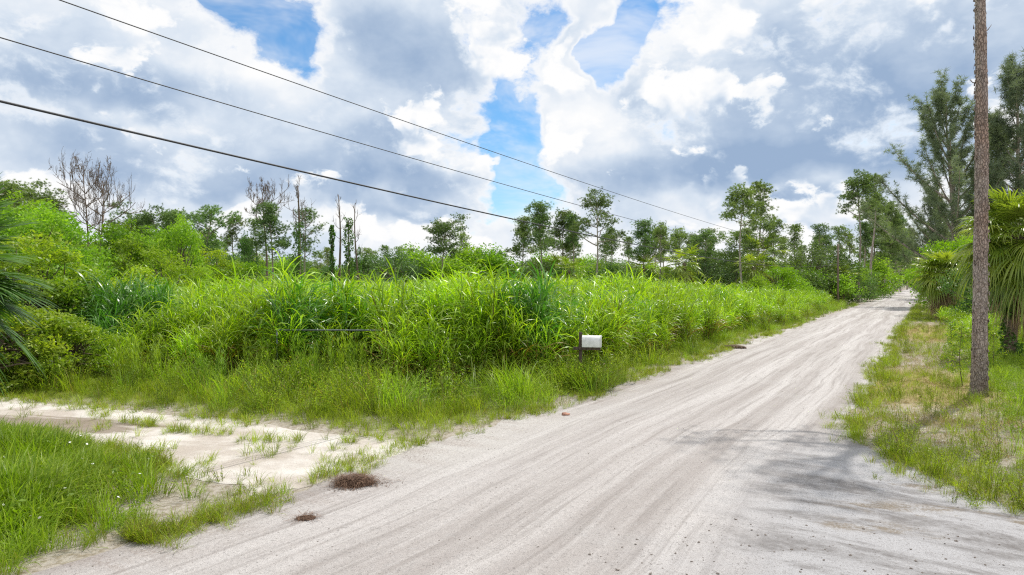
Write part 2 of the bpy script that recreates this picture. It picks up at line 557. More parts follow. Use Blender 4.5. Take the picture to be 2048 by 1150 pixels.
M['ivy'] = leafmat('ivy_leaf', (0.07, 0.15, 0.03), (0.18, 0.30, 0.05), 0.4, (1.0, 1.15, 0.3), 0.4, 0.5, 0.2)
M['palm'] = leafmat('palm_frond', (0.14, 0.24, 0.025), (0.42, 0.48, 0.08), 0.45, (1.0, 1.1, 0.3), 0.33, 0.6, 0.12, hv=0.12)
M['palm_deep'] = leafmat('deep_palm_frond', (0.045, 0.11, 0.015), (0.16, 0.25, 0.035), 0.34, (1.0, 1.1, 0.3), 0.33, 0.5, 0.1)
M['palm_dead'] = leafmat('dead_frond', (0.22, 0.155, 0.09), (0.46, 0.37, 0.24), 0.3, (1.0, 0.9, 0.6), 0.7, 0.2, 0.12, hv=0.00)
M['bark_grey'] = simple('grey_bark', (0.34, 0.29, 0.25), 0.9, 0, 3.0, 0.45, 0.8, (3, 3, 0.8))
M['bark_dead'] = simple('dead_bark', (0.17, 0.125, 0.095), 0.9, 0, 4.0, 0.35, 0.6, (3, 3, 0.7))
M['twig'] = simple('twig_bark', (0.13, 0.10, 0.07), 0.9)
M['palm_trunk'] = simple('palm_bark', (0.16, 0.12, 0.085), 0.95, 0, 6.0, 0.5, 0.9, (1.5, 1.5, 4))
M['cable'] = simple('cable_sheath', (0.018, 0.02, 0.025), 0.55, 0, 5, 0.1, 0)
M['galv'] = simple('galvanised_pipe', (0.16, 0.18, 0.19), 0.5, 0.4, 14, 0.3, 0.1)
M['old_wood'] = simple('weathered_wood', (0.085, 0.062, 0.048), 0.9, 0, 5, 0.45, 0.6, (5, 5, 0.8))
M['white_metal'] = simple('chalky_white_metal', (0.72, 0.73, 0.72), 0.5, 0, 9, 0.12, 0.05)
M['rust'] = simple('rusty_metal', (0.35, 0.12, 0.05), 0.8)
M['needle_litter'] = leafmat('needle_litter', (0.075, 0.045, 0.032), (0.23, 0.145, 0.10), 0.1, (1, 0.9, 0.7), 0.8, 0.1, 0.1, hv=0.00)
M['red_stone'] = simple('red_stone', (0.38, 0.20, 0.14), 0.9, 0, 12, 0.3, 0.5)
M['clod'] = simple('dirt_clod', (0.20, 0.17, 0.15), 0.95, 0, 20, 0.4, 0.5)
M['log'] = simple('rotten_log', (0.16, 0.11, 0.08), 0.95, 0, 8, 0.4, 0.8)
M['petal'] = simple('white_petal', (0.8, 0.8, 0.76), 0.6, 0, 3, 0.05, 0)

def bark_plate_mat():
    m, t, out = new_mat('pine_bark_plates')
    c = t.n('ShaderNodeTexCoord')
    v = t.vm('MULTIPLY', c.outputs['Object'], (1, 1, 0.42))
    w = t.n('ShaderNodeTexNoise')
    t.put(w.inputs['Vector'], v)
    w.inputs['Scale'].default_value = 9
    v2 = t.vm('ADD', v, t.vm('MULTIPLY', t.vm('SUBTRACT', w.outputs[1], (.5, .5, .5)), (0.09, 0.09, 0.09)))
    vo = t.n('ShaderNodeTexVoronoi', feature='DISTANCE_TO_EDGE')
    t.put(vo.inputs['Vector'], v2)
    vo.inputs['Scale'].default_value = 19
    vc = t.n('ShaderNodeTexVoronoi')
    t.put(vc.inputs['Vector'], v2)
    vc.inputs['Scale'].default_value = 19
    hue = t.xyz(vc.outputs['Color'])[0]
    n = t.noise(c.outputs['Object'], 30, 6, 0.6)
    n_b = t.noise(v, 1.2, 3, 0.5)
    base = t.mix(hue, (0.345, 0.275, 0.24), (0.47, 0.40, 0.36))
    base = t.mix(t.m('MULTIPLY', t.rng(n_b, 0.45, 0.62), 0.75), base, (0.38, 0.25, 0.19))
    base = t.mix(t.m('MULTIPLY', t.rng(n, 0.5, 0.75), 0.5), base, (0.46, 0.42, 0.38))
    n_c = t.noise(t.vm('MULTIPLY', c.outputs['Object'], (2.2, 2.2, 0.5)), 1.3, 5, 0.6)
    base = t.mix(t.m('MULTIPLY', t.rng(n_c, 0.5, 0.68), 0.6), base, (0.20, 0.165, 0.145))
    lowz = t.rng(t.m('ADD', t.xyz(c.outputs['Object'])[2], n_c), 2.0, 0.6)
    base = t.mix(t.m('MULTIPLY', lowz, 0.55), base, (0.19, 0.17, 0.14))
    crack = t.rng(vo.outputs['Distance'], 0.0, 0.09)
    crack = t.m('MULTIPLY', t.m('SUBTRACT', 1.0, crack), t.rng(n_b, 0.3, 0.7))
    col = t.mix(crack, base, (0.14, 0.10, 0.085))
    p = t.n('ShaderNodeBsdfPrincipled')
    t.put(p.inputs['Base Color'], col)
    p.inputs['Roughness'].default_value = 0.9
    b = t.n('ShaderNodeBump')
    b.inputs['Strength'].default_value = 1.0
    b.inputs['Distance'].default_value = 0.03
    t.put(b.inputs['Height'], t.m('ADD', t.rng(vo.outputs['Distance'], 0, 0.16), t.m('MULTIPLY', n, 0.4)))
    t.t.links.new(b.outputs[0], p.inputs['Normal'])
    t.t.links.new(p.outputs[0], out.inputs[0])
    return m
M['pine_bark'] = bark_plate_mat()

def blob(t, v, x, y, rx, ry, rot=0.0):
    mp = t.n('ShaderNodeMapping', vector_type='TEXTURE')
    t.put(mp.inputs[0], v)
    mp.inputs['Location'].default_value = (x, y, 0)
    mp.inputs['Rotation'].default_value = (0, 0, rot)
    mp.inputs['Scale'].default_value = (rx, ry, 1e6)
    q = t.vm('DOT_PRODUCT', mp.outputs[0], mp.outputs[0], out=1)
    return t.m('POWER', 0.3679, q)

def road_mat():
    m, t, out = new_mat('sandy_road')
    geo = t.n('ShaderNodeNewGeometry')
    P = geo.outputs['Position']
    ro = t.n('ShaderNodeVectorRotate', rotation_type='Z_AXIS')
    t.put(ro.inputs['Vector'], P)
    ro.inputs['Angle'].default_value = -(PI / 2 - RA)       # x along the road, y to its left
    Q = ro.outputs[0]
    qx, qy, qz = t.xyz(Q)
    v = t.m('MULTIPLY', qy, -1.0)
    wob = t.m('MULTIPLY', t.m('SUBTRACT', t.noise(t.com(t.m('MULTIPLY', qx, 0.12), 3.0, 0), 1.0, 2), 0.5), 0.8)
    vv = t.m('ADD', v, wob)
    st = t.noise(t.com(t.m('MULTIPLY', qx, 0.035), t.m('MULTIPLY', vv, 1.6), 0), 1.0, 6, 0.62)       # wheel tracks
    st2 = t.noise(t.com(t.m('MULTIPLY', qx, 0.22), t.m('MULTIPLY', vv, 6.0), 0), 1.0, 5, 0.65)
    big = t.noise(P, 0.35, 6, 0.6)
    fine = t.noise(P, 26.0, 6, 0.75)
    grit = t.noise(P, 90.0, 3, 0.6)
    rough_n = t.noise(P, 5.0, 7, 0.72)
    col = t.mix(t.rng(t.m('ADD', st, t.m('MULTIPLY', t.m('SUBTRACT', rough_n, 0.5), 0.45)), 0.32, 0.66), (0.37, 0.338, 0.322), (0.56, 0.533, 0.518))
    col = t.mix(t.m('MULTIPLY', t.rng(st2, 0.48, 0.66), 0.6), col, (0.269, 0.241, 0.226))
    col = t.mix(t.m('MULTIPLY', t.rng(big, 0.5, 0.72), 0.35), col, (0.491, 0.475, 0.463))
    # cross traffic sand in the mouth of the side road: paler, blown sand with darker grey streaks
    col = t.mix(t.m('MULTIPLY', t.rng(rough_n, 0.52, 0.7), 0.45), col, (0.27, 0.25, 0.24))
    col = t.mix(t.m('MULTIPLY', t.rng(rough_n, 0.46, 0.3), 0.5), col, (0.52, 0.51, 0.505))
    mouth = t.rng(t.m('ADD', v, t.m('MULTIPLY', t.m('SUBTRACT', big, 0.5), 3.0)), -3.2, -0.9)
    mouth = t.m('MULTIPLY', mouth, t.rng(qx, 15.5, 12.5))
    col = t.mix(mouth, col, (0.44, 0.435, 0.445))
    cross = t.noise(t.com(t.m('MULTIPLY', qx, 1.5), t.m('MULTIPLY', v, 0.42), 2.0), 1.0, 7, 0.68, 0.5)
    soil = t.m('MULTIPLY', t.m('MULTIPLY', t.rng(cross, 0.45, 0.62), t.rng(rough_n, 0.3, 0.6, 0.35, 1.0)), mouth)
    col = t.mix(t.m('MULTIPLY', soil, 0.9), col, (0.174, 0.162, 0.158))
    cs2 = t.noise(t.com(t.m('MULTIPLY', qx, 2.2), t.m('MULTIPLY', v, 0.9), 7.0), 1.0, 6, 0.66)
    brown = None
    for (x, y, rx, ry) in ((6.05, 9.9, 0.9, 0.28), (6.6, 8.6, 1.5, 0.35), (4.9, 9.0, 0.8, 0.25), (7.2, 8.1, 1.4, 0.4), (4.4, 8.3, 0.9, 0.3)):
        b = blob(t, P, x, y, rx, ry, R(-24))
        brown = b if brown is None else t.m('ADD', brown, b)
    bm = t.rng(t.m('MULTIPLY', brown, t.m('MULTIPLY', t.rng(cs2, 0.42, 0.62), t.rng(fine, 0.25, 0.6))), 0.05, 0.7)
    col = t.mix(t.m('MULTIPLY', bm, 0.75), col, (0.186, 0.138, 0.079))
    # litter and damp fines gather along the edges
    lf = t.rng(t.m('ADD', v, t.m('MULTIPLY', t.m('SUBTRACT', fine, 0.5), 1.6)), -6.4, -7.3)
    lf = t.m('MULTIPLY', lf, t.rng(cross, 0.40, 0.62))
    sm = t.m('MULTIPLY', t.rng(t.m('ADD', v, t.m('MULTIPLY', t.m('SUBTRACT', big, 0.5), 2.4)), -5.6, -7.4), t.m('MULTIPLY', t.rng(qx, 7.0, 9.5), t.rng(qx, 15.5, 12.5)))
    col = t.mix(t.m('MULTIPLY', sm, 0.8), col, (0.53, 0.51, 0.485))
    col = t.mix(t.m('MULTIPLY', t.m('MULTIPLY', lf, t.rng(fine, 0.38, 0.6)), 0.5), col, (0.238, 0.174, 0.138))
    lr = t.rng(t.m('ADD', v, t.m('MULTIPLY', t.m('SUBTRACT', fine, 0.5), 1.4)), -2.3, -1.35)
    lr = t.m('MULTIPLY', t.m('MULTIPLY', lr, t.rng(qx, 13.5, 16)), t.rng(cross, 0.42, 0.62))
    col = t.mix(t.m('MULTIPLY', lr, 0.6), col, (0.238, 0.194, 0.158))
    col = t.mix(t.m('MULTIPLY', t.rng(fine, 0.55, 0.66), 0.85), col, (0.214, 0.198, 0.190))
    col = t.mix(t.m('MULTIPLY', t.rng(grit, 0.54, 0.64), 0.8), col, (0.206, 0.190, 0.182))
    col = t.mix(t.m('MULTIPLY', t.rng(fine, 0.40, 0.28), 0.6), col, (0.539, 0.523, 0.515))
    p = t.n('ShaderNodeBsdfPrincipled')
    t.put(p.inputs['Base Color'], col)
    p.inputs['Roughness'].default_value = 0.95
    p.inputs['Specular IOR Level'].default_value = 0.15
    b = t.n('ShaderNodeBump')
    b.inputs['Strength'].default_value = 0.8
    b.inputs['Distance'].default_value = 0.05
    hh = t.m('ADD', t.m('MULTIPLY', st, 1.3), t.m('MULTIPLY', st2, 0.5))
    hh = t.m('ADD', hh, t.m('MULTIPLY', fine, 0.55))
    hh = t.m('ADD', hh, t.m('MULTIPLY', rough_n, 0.9))
    hh = t.m('ADD', hh, t.m('MULTIPLY', grit, 0.12))
    t.put(b.inputs['Height'], hh)
    t.t.links.new(b.outputs[0], p.inputs['Normal'])
    t.t.links.new(p.outputs[0], out.inputs[0])
    return m

def track_mat():
    m, t, out = new_mat('white_sand')
    geo = t.n('ShaderNodeNewGeometry')
    P = geo.outputs['Position']
    n = t.noise(P, 0.8, 7, 0.62)
    fine = t.noise(P, 14, 6, 0.7)
    col = t.mix(t.rng(n, 0.36, 0.62), (0.439, 0.390, 0.343), (0.615, 0.584, 0.544))
    dirt = None
    for px, py, rx, ry in ((60, 850, 2.2, 0.75), (170, 852, 1.6, 0.6), (-60, 842, 3.0, 0.8)):
        x, y = gp(px, py)
        b = blob(t, P, x, y, rx, ry, R(-14))
        dirt = b if dirt is None else t.m('ADD', dirt, b)
    ro = t.n('ShaderNodeVectorRotate', rotation_type='Z_AXIS')
    t.put(ro.inputs['Vector'], P)
    ro.inputs['Angle'].default_value = R(14)
    rut = t.noise(t.vm('MULTIPLY', ro.outputs[0], (0.25, 2.4, 1)), 1.0, 6, 0.66, 0.4)
    dm = t.rng(t.m('ADD', t.m('MULTIPLY', dirt, 0.75), t.m('MULTIPLY', t.m('SUBTRACT', rut, 0.5), 2.6)), 0.35, 0.75)
    dm = t.m('MULTIPLY', dm, t.rng(dirt, 0.05, 0.45))
    col = t.mix(t.m('MULTIPLY', dm, 0.8), col, (0.20, 0.155, 0.115))
    col = t.mix(t.m('MULTIPLY', t.rng(rut, 0.52, 0.7), 0.35), col, (0.30, 0.25, 0.20))
    col = t.mix(t.m('MULTIPLY', t.rng(fine, 0.56, 0.72), 0.6), col, (0.316, 0.264, 0.220))
    p = t.n('ShaderNodeBsdfPrincipled')
    t.put(p.inputs['Base Color'], col)
    p.inputs['Roughness'].default_value = 0.95
    p.inputs['Specular IOR Level'].default_value = 0.15
    b = t.n('ShaderNodeBump')
    b.inputs['Strength'].default_value = 0.9
    b.inputs['Distance'].default_value = 0.06
    t.put(b.inputs['Height'], t.m('ADD', n, t.m('MULTIPLY', fine, 0.5)))
    t.t.links.new(b.outputs[0], p.inputs['Normal'])
    t.t.links.new(p.outputs[0], out.inputs[0])
    return m

def ground_mat():
    m, t, out = new_mat('ground_soil')
    geo = t.n('ShaderNodeNewGeometry')
    P = geo.outputs['Position']
    n = t.noise(P, 0.5, 8, 0.65)
    f = t.noise(P, 9, 6, 0.7)
    col = t.mix(t.rng(n, 0.35, 0.65), (0.13, 0.16, 0.03), (0.22, 0.25, 0.05))
    col = t.mix(t.rng(f, 0.45, 0.68), col, (0.24, 0.20, 0.11))
    ro = t.n('ShaderNodeVectorRotate', rotation_type='Z_AXIS')
    t.put(ro.inputs['Vector'], P)
    ro.inputs['Angle'].default_value = -(PI / 2 - RA)
    qx, qy, _qz = t.xyz(ro.outputs[0])
    jit = t.m('MULTIPLY', t.m('SUBTRACT', f, 0.5), 1.6)
    el_ = t.rng(t.m('ADD', qy, jit), 9.0, 8.0)                       # within a metre of the left edge of the road
    er_ = t.m('MULTIPLY', t.rng(t.m('ADD', qy, jit), 0.4, 1.1), t.rng(qx, 13.0, 15.0))
    tr_ = t.rng(t.m('ADD', t.m('MAXIMUM', blob(t, P, -7.0, 14.2, 11.0, 2.6, R(-15)), blob(t, P, -3.9, 10.0, 3.2, 2.6, R(30))), t.m('MULTIPLY', jit, 0.3)), 0.30, 0.5)
    co_ = t.m('MULTIPLY', t.rng(t.m('ADD', qx, jit), 12.6, 11.6), t.rng(qy, 1.5, 0.5))
    sandy = t.m('MAXIMUM', t.m('MAXIMUM', el_, er_), t.m('MAXIMUM', tr_, co_))
    col = t.mix(t.m('MULTIPLY', sandy, t.rng(n, 0.25, 0.5, 0.6, 1.0)), col, t.mix(t.rng(f, 0.4, 0.65), (0.43, 0.39, 0.34), (0.26, 0.22, 0.16)))
    x, y = gp(1850, 770)
    dry = t.m('ADD', blob(t, P, x, y, 2.3, 4.6, R(-30)), blob(t, P, *gp(1852, 665), 1.6, 9, R(-31)))
    col = t.mix(t.rng(t.m('ADD', dry, t.m('SUBTRACT', f, 0.5)), 0.2, 0.7), col, (0.36, 0.29, 0.14))
    p = t.n('ShaderNodeBsdfPrincipled')
    t.put(p.inputs['Base Color'], col)
    p.inputs['Roughness'].default_value = 1.0
    p.inputs['Specular IOR Level'].default_value = 0.1
    b = t.n('ShaderNodeBump')
    b.inputs['Distance'].default_value = 0.06
    t.put(b.inputs['Height'], t.m('ADD', n, f))
    t.t.links.new(b.outputs[0], p.inputs['Normal'])
    t.t.links.new(p.outputs[0], out.inputs[0])
    return m

# ------------------------------------------------------------------ ground, road, track
g = Geo()
g.add([(-2500, -300, 0), (2500, -300, 0), (2500, 4500, 0), (-2500, 4500, 0)], [(0, 1, 2, 3)])
tag(link('ground', g.mesh('ground', ground_mat())), kind='structure')

us = np.concatenate([np.arange(-20, 5, 0.5), np.arange(5, 40, 0.06), np.arange(40, 120, 0.4), np.arange(120, 700, 6.0)])
vl, vr = road_left(us), road_right(us)
T = np.linspace(0, 1, 25)
vv = vl[:, None] + (vr - vl)[:, None] * T[None, :]
x, y = W(us[:, None] + 0 * vv, vv)
V = np.stack([x, y, np.full_like(x, 0.010)], -1).reshape(-1, 3)
i = np.arange(len(us) - 1)[:, None] * 25
j = np.arange(24)[None, :]
q = np.stack([i + j, i + 25 + j, i + 26 + j, i + 1 + j], -1).reshape(-1, 4)[:, ::-1]
g = Geo().add(V, q)
tag(link('dirt_road', g.mesh('dirt_road', road_mat())), 'pale grey sandy dirt road running away to the right', None, None, 'structure')

me = bpy.data.meshes.new('sand_track')
me.from_pydata([(a, b, 0.005) for a, b in track_poly], [], [list(range(len(track_poly)))[::-1]])
me.materials.append(track_mat())
me.update()
tag(link('sand_track', me), 'white sandy two wheel track joining the road on its left', None, None, 'structure')

# ------------------------------------------------------------------ scatter: one stuff object with its blades placed by geometry nodes
def scatter(name, protos, pts, rotz, scl, mat, label, tilt=0.0, seed=0, zs=None):
    r = np.random.default_rng(seed)
    k = len(protos)
    v_, q_, t_, tone_, pid = [], [], [], [], []
    n = 0
    for i, g_ in enumerate(protos):
        v, q, t, tone = g_.arrays()
        v_.append(v); q_.append(q + n); t_.append(t + n); tone_.append(tone); pid.append(np.full(len(v), i))
        n += len(v)
    N = len(pts)
    v_.append(pts); tone_.append(np.zeros(N)); pid.append(np.full(N, -1))
    rot = np.zeros((n + N, 3))
    rot[n:, 2] = rotz
    rot[n:, 0] = r.normal(size=N) * tilt
    rot[n:, 1] = r.normal(size=N) * tilt
    S = np.ones((n + N, 3))
    S[n:] = np.asarray(scl)[:, None]
    if zs is not None:
        S[n:, 2] *= zs
    idx = np.zeros(n + N, int)
    idx[n:] = r.integers(0, k, N)
    me = make_mesh(name, np.concatenate(v_), np.concatenate(q_), np.concatenate(t_), mat,
                   {'tone': np.concatenate(tone_)}, False, {'pid': np.concatenate(pid), 'idx': idx}, {'rot': rot, 'scl': S})
    o = link(name, me)
    ng = bpy.data.node_groups.new(name, 'GeometryNodeTree')
    ng.interface.new_socket('Geometry', in_out='INPUT', socket_type='NodeSocketGeometry')
    ng.interface.new_socket('Geometry', in_out='OUTPUT', socket_type='NodeSocketGeometry')
    nn, L = ng.nodes, ng.links
    gi, go = nn.new('NodeGroupInput'), nn.new('NodeGroupOutput')
    def named(nm, typ):
        a = nn.new('GeometryNodeInputNamedAttribute')
        a.data_type = typ
        a.inputs['Name'].default_value = nm
        return a.outputs[0]
    P = named('pid', 'INT')
    def pick(val):
        c = nn.new('FunctionNodeCompare')
        c.data_type = 'INT'
        c.operation = 'EQUAL'
        ia = [s for s in c.inputs if s.type == 'INT']
        L.new(P, ia[0])
        ia[1].default_value = val
        s = nn.new('GeometryNodeSeparateGeometry')
        s.domain = 'POINT'
        L.new(gi.outputs[0], s.inputs[0])
        L.new(c.outputs[0], s.inputs[1])
        return s.outputs[0]
    jn = nn.new('GeometryNodeGeometryToInstance')
    for i in range(k):
        one = nn.new('GeometryNodeGeometryToInstance')
        L.new(pick(i), one.inputs[0])
        if i == 0:
            jj = nn.new('GeometryNodeJoinGeometry')
        L.new(one.outputs[0], jj.inputs[0])
    nn.remove(jn)
    ip = nn.new('GeometryNodeInstanceOnPoints')
    L.new(pick(-1), ip.inputs['Points'])
    L.new(jj.outputs[0], ip.inputs['Instance'])
    ip.inputs['Pick Instance'].default_value = True
    L.new(named('idx', 'INT'), ip.inputs['Instance Index'])
    L.new(named('rot', 'FLOAT_VECTOR'), ip.inputs['Rotation'])
    L.new(named('scl', 'FLOAT_VECTOR'), ip.inputs['Scale'])
    L.new(ip.outputs[0], go.inputs[0])
    md = o.modifiers.new('spread', 'NODES')
    md.node_group = ng
    tag(o, label, None, None, 'stuff')
    return o

def cane_clump(seed, h=2.7, stems=13, rad=0.38):
    r = np.random.default_rng(seed)
    g = Geo()
    B, PH, TH, LL, WW, BE, TO = [], [], [], [], [], [], []
    for s in range(stems):
        a = r.random() * 2 * PI
        b = np.array([math.cos(a), math.sin(a), 0]) * rad * math.sqrt(r.random())
        hh = h * (0.55 + 0.45 * r.random())
        la, le = a + r.normal() * 0.5, 0.02 + 0.16 * r.random()
        t = np.linspace(0, 1, 6)
        P = b + np.stack([np.cos(la) * le * hh * t ** 1.6, np.sin(la) * le * hh * t ** 1.6, hh * 0.82 * t], 1)
        tube(g, P, np.linspace(0.013, 0.006, 6), 3, r.random() * 0.5 if r.random() < 0.62 else 0.97, cap=False)
        nl = int(8 + hh * 1.8)
        for k in range(nl):
            f = 0.31 + 0.69 * (k + r.random() * 0.6) / nl
            B.append([np.interp(f, t, P[:, d]) for d in range(3)])
            PH.append(r.random() * 2 * PI)
            top = max(0, (f - 0.6) / 0.4)
            TH.append(1.0 + 0.4 * top + r.normal() * 0.14)
            LL.append((0.65 + 0.6 * r.random()) * (0.75 + 0.35 * math.sin(f * PI)))
            WW.append(0.022 + 0.020 * r.random())
            BE.append(0.7 + 1.7 * r.random())
            TO.append(0.99 if (f < 0.46 and r.random() < 0.5) else r.random() * 0.94)
    blades(g, np.array(B), np.array(PH), np.array(TH), np.array(LL), np.array(WW), np.array(BE), 5, np.array(TO), r.normal(size=len(B)) * 0.7)
    return g

def tuft(seed, n=34, h=0.4, rad=0.14, w=0.008, lean=0.5, dry=0.06):
    r = np.random.default_rng(seed)
    g = Geo()
    a = r.random(n) * 2 * PI
    q = rad * np.sqrt(r.random(n))
    b = np.stack([np.cos(a) * q, np.sin(a) * q, np.zeros(n)], 1)
    to = r.random(n) * 0.88
    to[r.random(n) < dry] = 0.97
    blades(g, b, a + r.normal(size=n) * 0.7, PI / 2 - np.abs(r.normal(size=n)) * lean * 0.6, h * (0.45 + 0.7 * r.random(n)), w * (0.7 + 0.6 * r.random(n)), 0.4 + 1.2 * r.random(n), 3, to, 0.5)
    return g

def weed_clump(seed, h=0.8, stems=16, rad=0.28, leaf=0.045, per=14, spread=0.35):
    """upright weed: thin stems set with small leaves and a few grass blades between"""
    r = np.random.default_rng(seed)
    g = Geo()
    for s in range(stems):
        a = r.random() * 2 * PI
        b = np.array([math.cos(a), math.sin(a), 0]) * rad * math.sqrt(r.random())
        hh = h * (0.5 + 0.5 * r.random())
        la, le = a + r.normal() * 0.4, spread * r.random()
        t = np.linspace(0, 1, 4)
        P = b + np.stack([np.cos(la) * le * hh * t ** 1.5, np.sin(la) * le * hh * t ** 1.5, hh * t], 1)
        tube(g, P, np.linspace(0.005, 0.002, 4), 3, 0.4 + 0.2 * r.random() if r.random() < 0.8 else 0.95, cap=False)
        f = r.random(per) ** 0.7
        c = np.stack([np.interp(f, t, P[:, d]) for d in range(3)], 1) + r.normal(size=(per, 3)) * np.array([0.045, 0.045, 0.02]) * (h / 0.8)
        leaf_quads(g, c, leaf * (0.6 + 0.8 * r.random(per)), r, 0.5, np.where(r.random(per) < 0.04, 0.96, r.random(per) * 0.85), 0.4)
    n = 16
    a = r.random(n) * 2 * PI
    b = np.stack([np.cos(a), np.sin(a), 0 * a], 1) * (rad * np.sqrt(r.random(n)))[:, None]
    blades(g, b, a, 1.3 - 0.4 * r.random(n), h * (0.5 + 0.4 * r.random(n)), 0.01, 0.8 + r.random(n), 3, np.where(r.random(n) < 0.15, 0.96, r.random(n) * 0.85), 0.5)
    return g

def fennel(seed, h=1.3):
    """feathery upright broom: stems set with thread leaves held close"""
    r = np.random.default_rng(seed)
    g = Geo()
    for s in range(14):
        a = r.random() * 2 * PI
        b = np.array([math.cos(a), math.sin(a), 0]) * 0.26 * math.sqrt(r.random())
        hh = h * (0.6 + 0.4 * r.random())
        t = np.linspace(0, 1, 5)
        P = b + np.stack([np.cos(a) * 0.1 * hh * t, np.sin(a) * 0.1 * hh * t, hh * t], 1)
        tube(g, P, np.linspace(0.006, 0.003, 5), 3, 0.3, cap=False)
        n = 60
        f = 0.1 + 0.9 * r.random(n)
        c = np.stack([np.interp(f, t, P[:, d]) for d in range(3)], 1)
        blades(g, c, r.random(n) * 2 * PI, 1.0 + 0.3 * r.random(n), 0.13 + 0.08 * r.random(n), 0.007, 0.2, 2, r.random(n) * 0.85)
    return g

def rand_pts(n, x0, x1, y0, y1, seed):
    r = np.random.default_rng(seed)
    return r.uniform(x0, x1, n), r.uniform(y0, y1, n), r
def in_view(x, y, m=0.06):
    return (y > 3) & (np.abs(x / np.maximum(y, 0.1)) < 0.75 + m + 1.0 / np.maximum(y, 1))
def dist_poly_line(x, y, pts):
    P = np.array(pts, float)
    d = np.full(x.shape, 1e9)
    for a, b in zip(P[:-1], P[1:]):
        ab = b - a
        t = np.clip(((x - a[0]) * ab[0] + (y - a[1]) * ab[1]) / (ab @ ab), 0, 1)
        d = np.minimum(d, np.hypot(x - a[0] - t * ab[0], y - a[1] - t * ab[1]))
    return d

# front of the cane field as seen from the road: left part faces the track, right part runs along the road
FRONT = [(-70, 44), (-30, 30)] + [gp(*p) for p in ((150, 742), (300, 752), (480, 762), (700, 772), (850, 778), (1000, 774), (1080, 766))]
def front_y(x):
    P = np.array(FRONT)
    return np.interp(x, P[:, 0], P[:, 1])
def in_field(x, y):
    u, v = UV(x, y)
    return (y > front_y(x)) & (v < -9.6 - 0.7 * np.clip((u - 60) / 60, 0, 1) + 0.35 * fbm1(u * 0.35, 51)) & (y < 84 + 0.04 * x)

# cane: dense rows near the edge, thinner behind where only the tops show
x, y, r = rand_pts(60000, -75, 62, 18, 95, 5)
keep = in_field(x, y) & in_view(x, y, 0.08)
fr = np.minimum(y - front_y(x), 1e9)
u, v = UV(x, y)
fr = np.minimum(fr, -9.6 - v)
dens = np.interp(fr, [0, 5, 14, 40, 80], [0.52, 0.52, 0.48, 0.42, 0.4]) * np.clip(1.0 + 0.5 * fbm2(x * 0.5, y * 0.5, 63), 0.35, 1.5)
gate_x = (x > -6.0) & (x < -3.5) & (y < 23.2)             # the overgrown gate opening, bare behind the pipe
low = fbm2(x * 0.16, y * 0.16, 61)
keep &= (r.random(len(x)) < dens) & ~(gate_x & ((r.random(len(x)) < 0.9) | (y < 21.0)))
x, y, low, fr = x[keep], y[keep], low[keep], fr[keep]
n = len(x)
sc = 0.98 + 0.16 * low + 0.17 * fbm2(x * 0.55, y * 0.55, 62, 2) + 0.12 * r.normal(size=n)
for cx, cy, rr, amp in ((0.2, 21.4, 1.3, 0.52), (-6.6, 22.4, 1.1, 0.5), (-5.0, 23.4, 0.9, 0.4), (-1.9, 21.6, 0.8, 0.3), (1.4, 20.8, 0.8, 0.25), (3.4, 24.3, 0.9, 0.35), (-14, 25, 1.8, 0.25), (8.2, 27, 1.2, 0.3), (16, 42, 3, 0.2)):
    sc += amp * np.exp(-((x - cx) ** 2 + (y - cy) ** 2) / rr ** 2)
u, v = UV(x, y)
sc *= np.interp(u, [0, 45, 75, 110], [1, 1, 0.85, 0.7])
sc *= np.interp(fr, [0, 0.8, 2.0], [0.78, 0.92, 1.0])
sc = np.clip(sc, 0.5, 1.62)
canes = [cane_clump(100 + k) for k in range(7)]
isd = (fbm2(x * 0.22, y * 0.22, 71) > 0.62) | (np.hypot(x - 3.6, y - 27) < 1.2) | (np.hypot(x + 13.8, y - 24.4) < 2.2) | (np.hypot((x - 0.3) / 1.0, y - 21.2) < 0.9) | (np.hypot(x + 6.2, y - 22.0) < 0.9)
P3 = np.stack([x, y, 0 * x], 1)
rz = r.random(n) * 2 * PI
scatter('tall_grass', canes, P3[~isd], rz[~isd], sc[~isd], M['cane'], 'dense field of tall bright green cane grass', 0.07, 1)
scatter('dark_cane_grass', canes[:4], P3[isd], rz[isd], sc[isd], M['cane_dark'], 'darker blue green clumps of cane grass in the field', 0.07, 2)

x, y, r = rand_pts(9000, -26, 40, 15, 60, 55)
u, v = UV(x, y)
fdn = np.where(x < 0.6, front_y(x) - y, v + 9.6)
k_ = ~on_road(x, y) & ~on_track(x, y) & (v < -8.2) & (fdn > -0.3) & (fdn < 1.9) & in_view(x, y) & (r.random(len(x)) < 0.5 * np.exp(-np.maximum(fdn, 0) / 0.8)) & (fbm2(x * 0.6, y * 0.6, 56) > -0.15) & ~((x > 0.8) & (x < 3.6) & (y < 19.6)) & ~((x > -6.0) & (x < -3.5))
scatter('young_cane_grass', canes, np.stack([x, y, 0 * x], 1)[k_], r.random(k_.sum()) * 6.28, (0.42 + 0.3 * r.random(k_.sum())), M['cane'], 'shorter young cane grass pushing out among the weeds', 0.12, 34)

